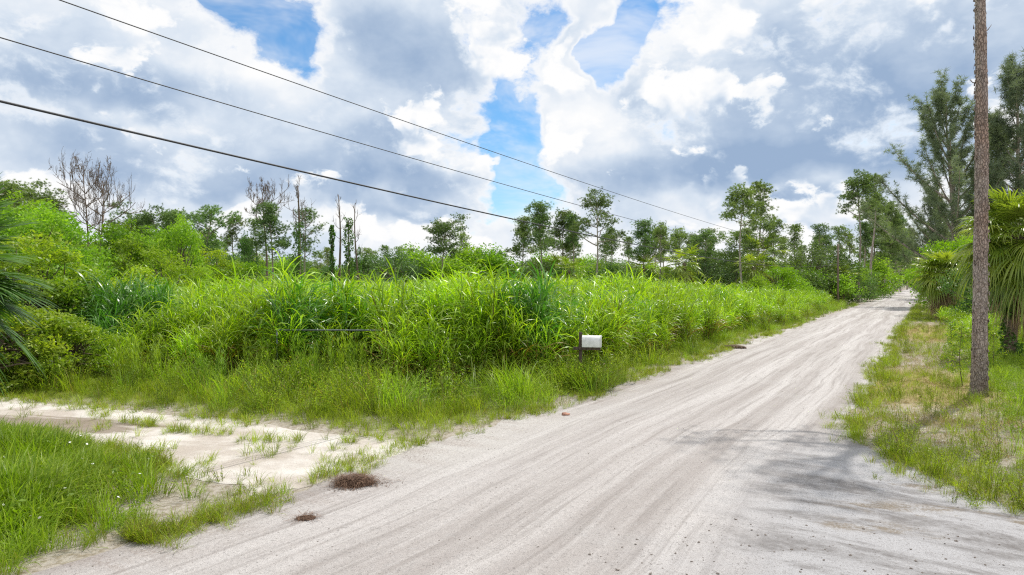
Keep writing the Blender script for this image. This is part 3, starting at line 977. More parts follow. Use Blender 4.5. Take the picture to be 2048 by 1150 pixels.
# weeds between the cane and the road or track
def free(x, y):
    return ~on_road(x, y) & ~on_track(x, y)
x, y, r = rand_pts(60000, -45, 60, 15, 90, 6)
u, v = UV(x, y)
keep = free(x, y) & in_view(x, y) & (v < -7.5)
fd = np.where(x < 0.6, front_y(x) - y, np.minimum(v + 9.6, 99))
fd = np.where((x >= 0.6) & (y < 20.5), np.maximum(fd, 0.2), fd)
keep &= (fd > -1.6) & (np.interp(y, [15, 40, 90], [0.5, 0.5, 0.2]) > r.random(len(x)))
x, y, fd = x[keep], y[keep], fd[keep]
u, v = UV(x, y)
edge_d = np.minimum(dist_poly_line(x, y, TRACK_FAR), np.abs(road_left(u) - v))
hs = np.clip(0.34 + 0.55 * edge_d, 0.34, 1.3) * np.clip(0.95 + 0.6 * fbm2(x * 0.8, y * 0.8, 81) + 0.2 * r.normal(size=len(x)), 0.35, 1.9) * np.interp(u, [0, 40, 90], [1, 1, 1.15])
weeds = [weed_clump(200 + k) for k in range(5)] + [tuft(230 + k, 46, 0.75, 0.2, 0.009, 0.5, 0.12) for k in range(3)]
hs = np.where((x > -6.0) & (x < -3.5) & (y > 18.9), hs * 0.6, hs)
xm_, ym_ = at(1172, 19.0), 18.75
hs = np.where(np.hypot((x - xm_) / 1.5, (y - ym_) / 0.9) < 1, np.maximum(hs, 1.05 + 0.3 * r.random(len(x))), hs)
hs = np.where(x > -2, hs * 1.15, hs)
mx_ = xm_ - 0.05 + r.normal(size=46) * 0.42
my_ = ym_ + 0.25 - 0.61 * (mx_ - xm_) * 0 + r.uniform(-0.35, 0.2, 46)
mo_ = ~on_road(mx_, my_)
x, y, hs = np.concatenate([x, mx_[mo_]]), np.concatenate([y, my_[mo_]]), np.concatenate([hs, r.uniform(0.95, 1.3, mo_.sum())])
lu = (fbm2(x * 0.35, y * 0.35, 83) + 0.5 * r.normal(size=len(x)) > 0.35)
scatter('roadside_long_grass', [tuft(250 + k, 46, 0.8, 0.22, 0.011, 0.6, 0.05) for k in range(5)], np.stack([x, y, 0 * x], 1)[lu], r.random(lu.sum()) * 2 * PI, np.clip(hs * 1.05, 0.25, 1.5)[lu], M['lush'], 'long arching green grass among the weeds along the field edge', 0.12, 33)
x, y, hs = x[~lu], y[~lu], hs[~lu]
scatter('roadside_weeds', weeds, np.stack([x, y, 0 * x], 1), r.random(len(x)) * 2 * PI, np.clip(hs, 0.25, 1.5), M['weed'], 'low yellow green weeds along the edge of the field', 0.12, 3)

# a belt of longer grass at the foot of the weeds and thin verge grass
x, y, r = rand_pts(90000, -34, 40, 11, 60, 7)
u, v = UV(x, y)
dt = dist_poly_line(x, y, TRACK_FAR)
dr = np.abs(road_left(u) - v)
keep = free(x, y) & in_view(x, y) & (v < -7.5) & (np.minimum(dt, dr) < 2.4) & (y > 12)
keep &= r.random(len(x)) < np.interp(y, [12, 20, 40, 60], [1, 0.8, 0.4, 0.15]) * np.clip((np.minimum(dt, dr) + 0.3 * fbm2(x * 1.2, y * 1.2, 99)) / 0.5, 0.1, 1)
x, y = x[keep], y[keep]
ed = np.minimum(dt, dr)[keep]
turf = [tuft(300 + k) for k in range(6)]
scatter('verge_grass', turf, np.stack([x, y, 0 * x], 1), r.random(len(x)) * 2 * PI, np.clip((0.38 + 0.4 * ed) * (0.8 + 0.4 * r.random(len(x))), 0.25, 1.2), M['turf'], 'short green grass edging the sand track and road', 0.15, 4)

re_ = np.random.default_rng(66)
ex, ey, es = [], [], []
for fn, u0, u1, cnt in ((road_left, 4.5, 60, 2600), (road_right, 14.0, 60, 1300), (road_right, 9.9, 14.0, 800)):
    if cnt == 800:
        vv_ = re_.uniform(-0.9, 8, cnt)
        uu_ = np.interp(vv_, [-0.9, -0.5, 0.2, 1.15, 2.7, 5.2, 12], [14.2, 13.1, 12.0, 11.1, 10.5, 10.1, 9.7])
    else:
        uu_ = u0 + (u1 - u0) * re_.random(cnt) ** 1.6
        vv_ = fn(uu_)
    off = re_.normal(size=cnt) * 0.2
    a_, b_ = W(uu_ + (off if cnt == 800 else 0), vv_ + off)
    ok = (fbm2(a_ * 0.9, b_ * 0.9, 67) > -0.25) & ~((uu_ > 6.4) & (uu_ < 12.6) & (vv_ < -5) & (re_.random(cnt) < 0.9))
    ex.append(a_[ok]); ey.append(b_[ok]); es.append(0.3 + 0.5 * re_.random(ok.sum()))
for poly_, cnt in ((TRACK_FAR, 900), (TRACK_NEAR[:9], 900)):
    q_ = densify(poly_, 0.05, 68, 0.1)
    q_ = q_[re_.integers(0, len(q_), cnt)] + re_.normal(size=(cnt, 2)) * 0.22
    ok = (fbm2(q_[:, 0] * 0.9, q_[:, 1] * 0.9, 69) > -0.2) & in_view(q_[:, 0], q_[:, 1]) & ((q_[:, 0] < -5.5) | (re_.random(cnt) < 0.12)) & ~on_road(q_[:, 0], q_[:, 1])
    ex.append(q_[ok, 0]); ey.append(q_[ok, 1]); es.append(0.35 + 0.55 * re_.random(ok.sum()))
ex, ey, es = (np.concatenate(z_) for z_ in (ex, ey, es))
scatter('edge_grass', [tuft(440 + k, 22, 0.34, 0.1, 0.008, 0.8, 0.2) for k in range(5)] + [weed_clump(450, 0.3, 7, 0.12, 0.04, 8)], np.stack([ex, ey, 0 * ex], 1), re_.random(len(ex)) * 6.28, es, M['turf'], 'ragged grass tufts straggling over the edges of road and track', 0.25, 35)

# thin tufts growing out of the sand track: a centre strip, a ragged rim
x, y, r = rand_pts(60000, -30, 0.5, 8, 22, 8)
keep = on_track(x, y) & ~on_road(x, y) & in_view(x, y)
strip = [gp(*p) for p in ((200, 832), (340, 862), (440, 873), (560, 880), (700, 885), (850, 893))]
ds = dist_poly_line(x, y, strip)
dn = dist_poly_line(x, y, TRACK_NEAR)
df = dist_poly_line(x, y, TRACK_FAR)
cl = fbm2(x * 1.4, y * 1.4, 91)
right = np.clip((x + 7.5) / 6.0, 0, 1)
pr = 0.55 * np.exp(-(ds / 0.2) ** 2) * (cl > -0.1) + 0.4 * np.exp(-(df / 0.3) ** 2) * (cl > -0.2) + 0.45 * np.exp(-(dn / 0.45) ** 2) * (cl > -0.4) * np.interp(x, [-6.5, -4.5], [1, 0.3]) + 0.22 * right * (cl > 0.02) + 0.05 * (cl > 0.3)
keep &= r.random(len(x)) < pr
x, y = x[keep], y[keep]
sparse = [tuft(340 + k, 20, 0.3, 0.07, 0.007, 0.6, 0.15) for k in range(4)]
scatter('sand_tuft_grass', sparse, np.stack([x, y, 0 * x], 1), r.random(len(x)) * 2 * PI, 0.45 + 0.65 * r.random(len(x)), M['turf'], 'thin grass tufts growing out of the white sand track', 0.15, 5)

# the grass corner between track and road
corner = [gp(*p) for p in ((840, 905), (760, 938), (640, 968), (500, 985), (420, 972), (330, 942), (220, 915), (100, 890), (0, 872), (-300, 835))] + [(-22, 10), (-14, 2), (-5, 4)]
x, y, r = rand_pts(90000, -20, 0, 3.5, 17, 9)
keep = free(x, y) & in_view(x, y, 0.1)
u, v = UV(x, y)
keep &= (v < -7.5) & in_poly(x, y, np.array(corner))
rim = np.minimum(dist_poly_line(x, y, TRACK_NEAR[:9]), 9)
thin = np.interp(x, [-6.4, -5.0, -1.5], [1.0, 0.22, 0.06])
ragged = np.clip((np.minimum(rim, np.abs(road_left(u) - v)) + 0.35 * fbm2(x * 1.3, y * 1.3, 96)) / 0.55, 0.08, 1)
keep &= r.random(len(x)) < thin * 0.62 * ragged * np.clip(0.85 + 0.75 * fbm2(x * 0.9, y * 0.9, 94), 0.12, 1.3)
x, y, rim, v = x[keep], y[keep], rim[keep], v[keep]
u, _ = UV(x, y)
rd = np.abs(road_left(u) - v)
hs = np.clip(0.55 + 0.45 * np.minimum(rim, rd * 1.3), 0.5, 1.15) * (0.7 + 0.6 * r.random(len(x))) * (1 + 0.3 * fbm2(x * 0.8, y * 0.8, 98))
lush = (x + 5.2 + 0.25 * (y - 8) < 0.9 * fbm2(x * 0.6, y * 0.6, 95) + 1.2 * r.normal(size=len(x)))
P3 = np.stack([x, y, 0 * x], 1)
rz = r.random(len(x)) * 2 * PI
scatter('corner_grass', turf, P3[~lush], rz[~lush], hs[~lush], M['turf'], 'green grass corner between the sand track and the road', 0.15, 6)
lushp = [tuft(360 + k, 40, 0.5, 0.18, 0.012, 0.6, 0.03) for k in range(4)] + [weed_clump(380, 0.4, 12, 0.2, 0.06, 10)]
scatter('lush_grass', lushp, P3[lush], rz[lush], hs[lush] * 0.95, M['lush'], 'longer bright green grass at the near corner', 0.2, 7)

# right verge: mown dry grass, greener rim, tall weeds behind
x, y, r = rand_pts(210000, 3, 62, 6, 95, 10)
u, v = UV(x, y)
keep = ~on_road(x, y) & (v > -1.6) & in_view(x, y) & (v < 9)
keep &= r.random(len(x)) < np.interp(y, [6, 14, 25, 50, 90], [1, 1, 0.7, 0.35, 0.12])
x, y, u, v = x[keep], y[keep], u[keep], v[keep]
rr_ = road_right(u)
d_edge = np.minimum(np.abs(v - rr_), np.where(u < 15, np.abs(u - np.interp(v, [-1, 0, 1, 3, 12], [14.6, 12.4, 11.2, 10.4, 9.7])), 9))
nz = fbm2(x * 0.6, y * 0.6, 97)
dry_c = np.exp(-(((v - 0.25) / 1.45) ** 2)) * (u > 14.2) * (u < 60)
is_dry = (dry_c + 0.35 * nz > 0.34)
tall = (v > 1.6 + 0.9 * nz + 0.4 * r.normal(size=len(x))) & (u > 12.8)
P3 = np.stack([x, y, 0 * x], 1)
rz = r.random(len(x)) * 2 * PI
rnd = r.random(len(x))
mown = is_dry & ~tall & (rnd < 0.75)
scatter('dry_mown_grass', [tuft(400 + k, 26, 0.16, 0.16, 0.008, 1.3, 0.3) for k in range(4)], P3[mown], rz[mown], 0.5 + 0.5 * rnd[mown], M['dry'], 'dry straw coloured mown grass on the right verge', 0.3, 8)
gr = ~tall & ((~is_dry & (rnd < 0.8)) | (rnd > 0.84))
scatter('right_verge_grass', turf + weeds[:1], P3[gr], rz[gr], (0.36 + 0.4 * rnd[gr]) * np.where(d_edge[gr] < 0.7, 1.15, 0.9), M['turf'], 'short green grass rim of the right verge', 0.2, 9)
tl = tall & (rnd < 0.5)
scatter('right_verge_weeds', weeds + lushp, P3[tl], rz[tl], 0.5 + 0.45 * rnd[tl] + 0.25 * nz[tl], M['lush'], 'bright green weeds under the trees right of the road', 0.15, 10)
# straw blown in a windrow
x, y, r = rand_pts(260, 8.6, 11.8, 12.5, 15.2, 11)
u, v = UV(x, y)
k_ = (~on_road(x, y)) & (np.abs(y - (15.2 - 0.42 * (x - 7.6))) < 0.35)
scatter('straw_litter', [tuft(420 + k, 30, 0.3, 0.25, 0.008, 2.6, 0.5) for k in range(3)], np.stack([x, y, 0 * x + 0.02], 1)[k_], r.random(k_.sum()) * 2 * PI, 0.5 + 0.4 * r.random(k_.sum()), M['dry'], 'flattened straw lying near the foot of the pine', 0.4, 12)

# grit and clods on the road
def pebble(seed):
    r = np.random.default_rng(seed)
    th, ph = np.meshgrid(np.arange(6) / 6 * 2 * PI, np.array([0.35, 0.95, 1.5]))
    rr = 1 + 0.25 * r.normal(size=th.shape)
    V = np.stack([np.cos(th) * np.sin(ph) * rr, np.sin(th) * np.sin(ph) * rr * 0.8, np.cos(ph) * 0.6 * rr], -1).reshape(-1, 3)
    V = np.concatenate([V, [[0, 0, 0.6]]])
    q = [(6 * k + j, 6 * k + (j + 1) % 6, 6 * (k + 1) + (j + 1) % 6, 6 * (k + 1) + j) for k in range(2) for j in range(6)]
    t = [(18, j, (j + 1) % 6)[::-1] for j in range(6)]
    return Geo().add(V, np.array(q)[:, ::-1], np.array(t)[:, ::-1])
x, y, r = rand_pts(26000, -9, 14, 5, 30, 12)
u, v = UV(x, y)
k_ = on_road(x, y) & in_view(x, y) & ((r.random(len(x)) < 0.22) | ((np.hypot((x - 3.4) / 2.6, (y - 7.4) / 1.3) < 1)) | (np.abs(v - road_left(u)) < 0.5))
N = k_.sum()
scatter('road_gravel', [pebble(k) for k in range(4)], np.stack([x, y, 0 * x + 0.008], 1)[k_], r.random(N) * 6.28, np.where(np.hypot((x[k_] - 3.4) / 2.6, (y[k_] - 7.4) / 1.3) < 1, 0.005 + 0.02 * r.random(N) ** 4, 0.004 + 0.011 * r.random(N) ** 4), M['clod'], 'loose dark grit and small clods on the road', 0.2, 13)

# tiny white flowers in the near corner
r = np.random.default_rng(77)
fx, fy = r.uniform(-8.5, -4.6, 60), r.uniform(6.0, 11.5, 60)
fk = in_poly(fx, fy, np.array(corner))
pet = Geo()
for k in range(5):
    a = k * 1.2566
    ca, sa_ = math.cos(a), math.sin(a)
    pet.add([(0, 0, 0), (0.012 * ca - 0.007 * sa_, 0.012 * sa_ + 0.007 * ca, 0.003), (0.02 * ca, 0.02 * sa_, 0.004), (0.012 * ca + 0.007 * sa_, 0.012 * sa_ - 0.007 * ca, 0.003)], [(0, 1, 2, 3)][::-1])
scatter('white_flowers', [pet], np.stack([fx, fy, 0.36 + 0.14 * r.random(60)], 1)[fk], r.random(fk.sum()) * 6.28, np.ones(fk.sum()), M['petal'], 'tiny white flowers dotted over the near grass corner', 0.5, 21)
# ------------------------------------------------------------------ trees
def pine_geo(seed, h=16.0, base=0.55, spread=3.0, limbs=18, style='round', sway=0.5, tufts=1.0, tw=0.036, r0=0.17, ln=0.23, nn=24):
    r = np.random.default_rng(seed)
    g, f = Geo(), Geo()
    t = np.linspace(0, 1, 16)
    ax, ay = r.normal(size=2) * sway
    P = np.stack([ax * t ** 1.5 + 0.14 * np.sin(t * 7 + r.random() * 6), ay * t ** 1.5 + 0.14 * np.sin(t * 6 + r.random() * 6), h * 0.93 * t], 1)
    P[:, :2] -= P[0, :2]
    tube(g, P, r0 * (1 - 0.8 * t ** 1.1), 8, 0.5)
    cent, tone = [], []
    def pad(c, big):
        m = int(r.integers(15, 24) * big)
        cent.append(c + r.normal(size=(m, 3)) * np.array([0.37, 0.37, 0.25]) * big)
        tone.append(np.clip(0.2 + 0.6 * r.random() + 0.25 * r.normal(size=m), 0, 1))
    for i in range(limbs):
        q = (i + r.random() * 0.8) / limbs
        tt = base + (0.99 - base) * q ** 0.85
        p0 = np.array([np.interp(tt, t, P[:, d]) for d in range(3)])
        a = i * 2.4 + r.normal() * 0.5
        if style == 'round':
            L, e0 = spread * (0.95 - 0.45 * q), R(8 + 52 * q)
        elif style == 'umbrella':
            L, e0 = spread * (0.75 + 0.15 * q), R(12 + 45 * q)
        elif style == 'cone':
            L, e0 = spread * (1.05 - 0.78 * q), R(5 + 45 * q)
        else:
            L, e0 = spread * (0.35 + 0.75 * r.random()) * (1 - 0.3 * q), R(0 + 55 * q)
        L *= 0.7 + 0.5 * r.random()
        e0 += r.normal() * 0.16
        s = np.linspace(0, 1, 7)
        kink = np.cumsum(r.normal(size=7)) * 0.1
        el_ = e0 + 0.5 * s * (1 - q) + kink * 0.7
        dr = np.concatenate([[0], np.cumsum(np.cos(el_[1:]) * L / 6)])
        dz_ = np.concatenate([[0], np.cumsum(np.sin(el_[1:]) * L / 6)])
        Q = p0 + np.stack([np.cos(a + kink) * dr, np.sin(a + kink) * dr, dz_], 1)
        tube(g, Q, np.maximum((0.02 + 0.017 * L) * (1 - 0.75 * s), 0.01), 4, 0.5, cap=False)
        pad(Q[-1], 1.0)
        for k in range(max(2, int((1.6 + 1.5 * L) * tufts))):
            fs = 0.35 + 0.62 * r.random() ** 0.7
            c0 = np.array([np.interp(fs, s, Q[:, d]) for d in range(3)])
            off = r.normal(size=3) * np.array([1, 1, 0.25])
            off[2] = abs(off[2]) + 0.1
            c1 = c0 + off / np.linalg.norm(off) * (0.35 + 0.22 * L * r.random() + 0.3 * r.random())
            tube(g, [c0, (c0 + c1) / 2 + [0, 0, -0.05], c1], [0.02, 0.014, 0.008], 3, 0.5, cap=False)
            pad(c1, 0.75 + 0.35 * r.random())
    pad(P[-1] + [0, 0, 0.15], 1.1)
    C = np.concatenate(cent)
    needles(f, C, r, nn, ln, tw, 0.5, np.concatenate(tone))
    z = f.v[0][:, 2].max()
    return g, f, z

def broad_geo(seed, h=6.0, w=3.0, lumps=30, per=220, leaf=0.16, base=0.12, lump_r=0.75, shell=0.55, aspect=0.5, flat=0.75, stems=1, r0=0.12, tone_lump=0.5):
    """broad crown: limbs run to leaf lumps spread through an uneven volume"""
    r = np.random.default_rng(seed)
    g, f = Geo(), Geo()
    for s in range(stems):
        a0 = r.random() * 6.28
        k = 0.35 * w * (s > 0)
        top = np.array([math.cos(a0) * k, math.sin(a0) * k, h * (0.55 + 0.2 * r.random())])
        t = np.linspace(0, 1, 7)
        P = top * t[:, None] + np.stack([0.1 * np.sin(t * 5 + a0), 0.1 * np.cos(t * 4 + a0), 0 * t], 1) * h * 0.1
        tube(g, P, r0 * (1 - 0.75 * t), 6, 0.5)
    for i in range(lumps):
        d = r.normal(size=3)
        d /= np.linalg.norm(d)
        rad = (shell + (1 - shell) * r.random())
        zc = base * h + (1 - base) * h * 0.5
        c = np.array([d[0] * w * rad, d[1] * w * rad, zc + d[2] * (1 - base) * h * 0.5 * rad])
        c[:2] *= 1 - 0.35 * max(0, (c[2] / h - 0.55)) * 1.2
        c[2] = max(c[2], lump_r * 0.5)
        p0 = np.array([0, 0, h * (0.2 + 0.35 * r.random())])
        md_ = p0 * 0.45 + c * 0.55 + r.normal(size=3) * 0.15
        tube(g, [p0, md_, c], [0.03 + 0.006 * h, 0.02 + 0.003 * h, 0.008], 4, 0.5, cap=False)
        lr = lump_r * (0.55 + 0.8 * r.random())
        n = int(per * (lr / lump_r) ** 2)
        e = r.normal(size=(n, 3))
        e /= np.linalg.norm(e, axis=1)[:, None]
        rr = (0.25 + 0.75 * r.random((n, 1)) ** 0.5) * (1 + 0.22 * np.sin(e[:, :1] * 5 + i) + 0.2 * np.sin(e[:, 2:] * 7 + 2 * i))
        pc = c + e * rr * lr * np.array([1, 1, flat])
        lt = np.clip(tone_lump * r.random() + (1 - tone_lump) * r.random(n), 0, 1)
        leaf_quads(f, pc, leaf * (0.6 + 0.8 * r.random(n)), r, 0.7, lt, aspect)
    return g, f

def tree_things(name, cat, g, f, bark, leaf, trunk_name='trunk', crown_name='crown'):
    root = empty(name, (0, 0, -50))
    root['category'] = cat
    link(trunk_name, g.mesh(name + '_' + trunk_name, bark, True), root)
    if f is not None:
        link(crown_name, f.mesh(name + '_' + crown_name, leaf), root)
    return root

def dead_geo(seed, h=10.0, base=0.4, spread=1.6, limbs=14, fork=2, r0=0.15, fine=True, up=0.7):
    r = np.random.default_rng(seed)
    g = Geo()
    t = np.linspace(0, 1, 12)
    P = np.stack([0.25 * np.sin(t * 4 + seed), 0.2 * np.sin(t * 5 + seed * 2), h * t], 1) * np.array([1, 1, 1.0])
    P[:, :2] -= P[0, :2]
    tube(g, P, r0 * (1 - 0.8 * t), 8)
    def limb(p0, a, e, L, rb, lev):
        s = np.linspace(0, 1, 6)
        kink = np.cumsum(r.normal(size=6)) * 0.14
        el_ = e + 0.45 * s * up + kink * 0.6
        dr = np.concatenate([[0], np.cumsum(np.cos(el_[1:]) * L / 5)])
        dz_ = np.concatenate([[0], np.cumsum(np.sin(el_[1:]) * L / 5)])
        Q = p0 + np.stack([np.cos(a + kink) * dr, np.sin(a + kink) * dr, dz_], 1)
        tube(g, Q, np.maximum(rb * (1 - 0.7 * s), 0.008), 4 if lev else 5, cap=False)
        if lev < fork:
            for k in range((5, 5, 3)[lev]):
                fs = 0.3 + 0.7 * r.random()
                c0 = np.array([np.interp(fs, s, Q[:, d]) for d in range(3)])
                limb(c0, a + r.normal() * 0.9, e + 0.4 + r.normal() * 0.4, L * (0.35 + 0.3 * r.random()), rb * 0.55, lev + 1)
    for i in range(limbs):
        q = (i + r.random()) / limbs
        tt = base + (0.99 - base) * q
        p0 = np.array([np.interp(tt, t, P[:, d]) for d in range(3)])
        L = spread * math.sin(PI * (0.25 + 0.65 * q)) * (0.6 + 0.7 * r.random())
        limb(p0, i * 2.4 + r.normal() * 0.6, R(15 + 30 * q), L, 0.014 + 0.012 * L, 0)
    return g

def ivy_on(h, rad, n, seed, leaf=0.14, z0=0.0, bulge=0.3):
    r = np.random.default_rng(seed)
    f = Geo()
    z = z0 + (h - z0) * r.random(n)
    a = r.random(n) * 6.28
    rr = rad * (1 + bulge * np.sin(z * 2.1 + seed) + bulge * np.sin(z * 5 + a)) * (0.5 + 0.6 * r.random(n))
    leaf_quads(f, np.stack([np.cos(a) * rr, np.sin(a) * rr, z], 1), leaf * (0.6 + 0.8 * r.random(n)), r, 0.4, r.random(n), 0.7)
    return f

def fan_frond(g, r, o, az_, elv, pet=1.0, fan=0.95, n=34, droop=0.8, tone=None, wid=0.035):
    """costapalmate frond: stalk, then blades fanned about its end, tips hanging"""
    s = np.linspace(0, 1, 5)
    el_ = elv - 0.35 * s
    dr = np.concatenate([[0], np.cumsum(np.cos(el_[1:]) * pet / 4)])
    dz_ = np.concatenate([[0], np.cumsum(np.sin(el_[1:]) * pet / 4)])
    Q = o + np.stack([np.cos(az_) * dr, np.sin(az_) * dr, dz_], 1)
    tn = r.random() if tone is None else tone
    tube(g, Q, [0.02, 0.018, 0.015, 0.013, 0.012], 4, tn, cap=False)
    d = np.array([math.cos(az_) * math.cos(el_[-1]), math.sin(az_) * math.cos(el_[-1]), math.sin(el_[-1])])
    sd_ = np.array([-math.sin(az_), math.cos(az_), 0])
    up = np.cross(d, sd_)
    ang = np.linspace(-2.2, 2.2, n) + r.normal(size=n) * 0.03
    L = fan * (0.72 + 0.28 * np.cos(ang * 0.6)) * (0.9 + 0.2 * r.random(n))
    rib = Q[-1] + d * (0.30 * fan * (1 - np.abs(ang) / 2.2))[:, None]
    dirs = d[None] * np.cos(ang)[:, None] + sd_[None] * np.sin(ang)[:, None] + up[None] * (0.18 * np.abs(ang))[:, None]
    dirs /= np.linalg.norm(dirs, axis=1)[:, None]
    t = np.linspace(0, 1, 6)
    C = rib[:, None] + dirs[:, None] * (L[:, None] * t[None])[..., None]
    C[..., 2] -= droop * fan * 0.55 * (t ** 2.3)[None] * (0.6 + 0.8 * r.random((n, 1)))
    C[..., :2] -= (dirs[:, None, :2] * (droop * fan * 0.16 * t ** 2.5)[None, :, None])
    side = np.cross(dirs, up[None])
    side /= np.linalg.norm(side, axis=1)[:, None] + 1e-9
    fold = np.where(np.arange(n) % 2 == 0, 1, -1)[:, None] * 0.35
    side = side + up[None] * fold
    w = wid * np.interp(t, [0, 0.3, 0.6, 1], [0.6, 1.1, 0.85, 0.06])
    V = np.stack([C - side[:, None] * w[None, :, None] * 0.5, C + side[:, None] * w[None, :, None] * 0.5], 2)
    i = (np.arange(n) * 12)[:, None]
    k = np.arange(5)[None] * 2
    q = np.stack([i + k, i + k + 1, i + k + 3, i + k + 2], -1).reshape(-1, 4)
    tb = np.clip(tn * 0.7 + 0.3 * r.random(n), 0, 1)
    g.add(V.reshape(-1, 3), q, None, np.repeat(tb, 12))

def palm(name, seed, h, nf=30, nd=12, pet=1.1, fan=1.0, lean=(0, 0), tr=0.17, blades_n=34, low=-0.7, wid=0.035, boots=True, droop=0.55):
    r = np.random.default_rng(seed)
    g, f, dd = Geo(), Geo(), Geo()
    t = np.linspace(0, 1, 16)
    P = np.stack([lean[0] * t ** 1.4, lean[1] * t ** 1.4, h * t], 1)
    tube(g, P, tr * (1.25 - 0.3 * t + 0.08 * np.sin(t * 60)), 10)
    if boots:
        nb = 50
        for k in range(nb):
            z = h * (0.45 + 0.55 * k / nb)
            a = k * 2.4
            c = np.array([np.interp(z, P[:, 2], P[:, 0]), np.interp(z, P[:, 2], P[:, 1]), z])
            d = np.array([math.cos(a), math.sin(a), 0])
            tube(g, [c + d * tr * 0.7, c + d * (tr + 0.08) + [0, 0, 0.12], c + d * (tr + 0.12) + [0, 0, 0.26]], [0.05, 0.035, 0.02], 4)
    top = P[-1]
    for k in range(nf):
        q = (k + 0.5) / nf
        elv = R(82) - (R(82) - low) * q ** 0.85
        fan_frond(f, r, top + [0, 0, -0.35 * q], k * 2.4 + r.normal() * 0.2, elv + r.normal() * 0.1, pet * (0.8 + 0.35 * r.random()), fan * (0.85 + 0.3 * r.random()), blades_n, droop * (1 + 0.8 * q), None, wid)
    for k in range(nd):
        fan_frond(dd, r, top + [0, 0, -0.35 - 0.4 * r.random()], k * 2.4 + r.normal() * 0.3, R(-45) - R(35) * r.random(), pet * (0.65 + 0.4 * r.random()), fan * (0.85 + 0.35 * r.random()), max(12, blades_n // 2), 0.9, None, wid * 0.9)
    root = empty(name, (0, 0, -50))
    root['category'] = 'palm'
    link('trunk', g.mesh(name + '_trunk', M['palm_trunk'], True), root)
    link('crown', f.mesh(name + '_crown', M['palm_deep'] if droop < 0.3 else M['palm']), root)
    if nd:
        link('dead_fronds', dd.mesh(name + '_dead', M['palm_dead']), root)
    return root

USED = set()
def put(src, x, y, rz, s, label, group=None, z=0.0):
    """the first call places the thing itself, later calls a copy with its parts"""
    o = src if src.name not in USED else copy_tree(src)
    USED.add(src.name)
    o.location = (x, y, z)
    o.rotation_euler = (0, 0, rz)
    o.scale = (s,) * 3 if np.isscalar(s) else s
    if src is not o and 'group' in o:
        del o['group']
    o['label'] = label
    if group:
        o['group'] = group
    return o

PV = {}
for key, args in {
    'tall': dict(seed=1, h=17, base=0.71, spread=2.7, limbs=15, style='round', sway=0.3),
    'wide': dict(seed=2, h=17, base=0.52, spread=4.6, limbs=15, style='round', sway=0.5, tufts=0.85),
    'dense': dict(seed=3, h=16, base=0.54, spread=3.0, limbs=19, style='round', sway=0.4, tufts=1.15),
    'slim': dict(seed=4, h=15, base=0.64, spread=2.1, limbs=12, style='loose', sway=0.5),
    'full': dict(seed=5, h=15, base=0.25, spread=2.9, limbs=34, style='cone', sway=0.4, tufts=1.15),
    'umbrella': dict(seed=6, h=14, base=0.55, spread=3.8, limbs=18, style='umbrella', sway=0.6, tufts=1.1),
    'sparse': dict(seed=7, h=15, base=0.5, spread=3.2, limbs=13, style='loose', sway=0.9, tufts=0.9),
    'crooked': dict(seed=8, h=13, base=0.42, spread=4.0, limbs=14, style='loose', sway=1.3, tufts=1.1)}.items():
    gg_, ff_, zt = pine_geo(**args)
    PV[key] = (tree_things('pine_tree', 'tree', gg_, ff_, M['bark_grey'], M['pine']), zt)

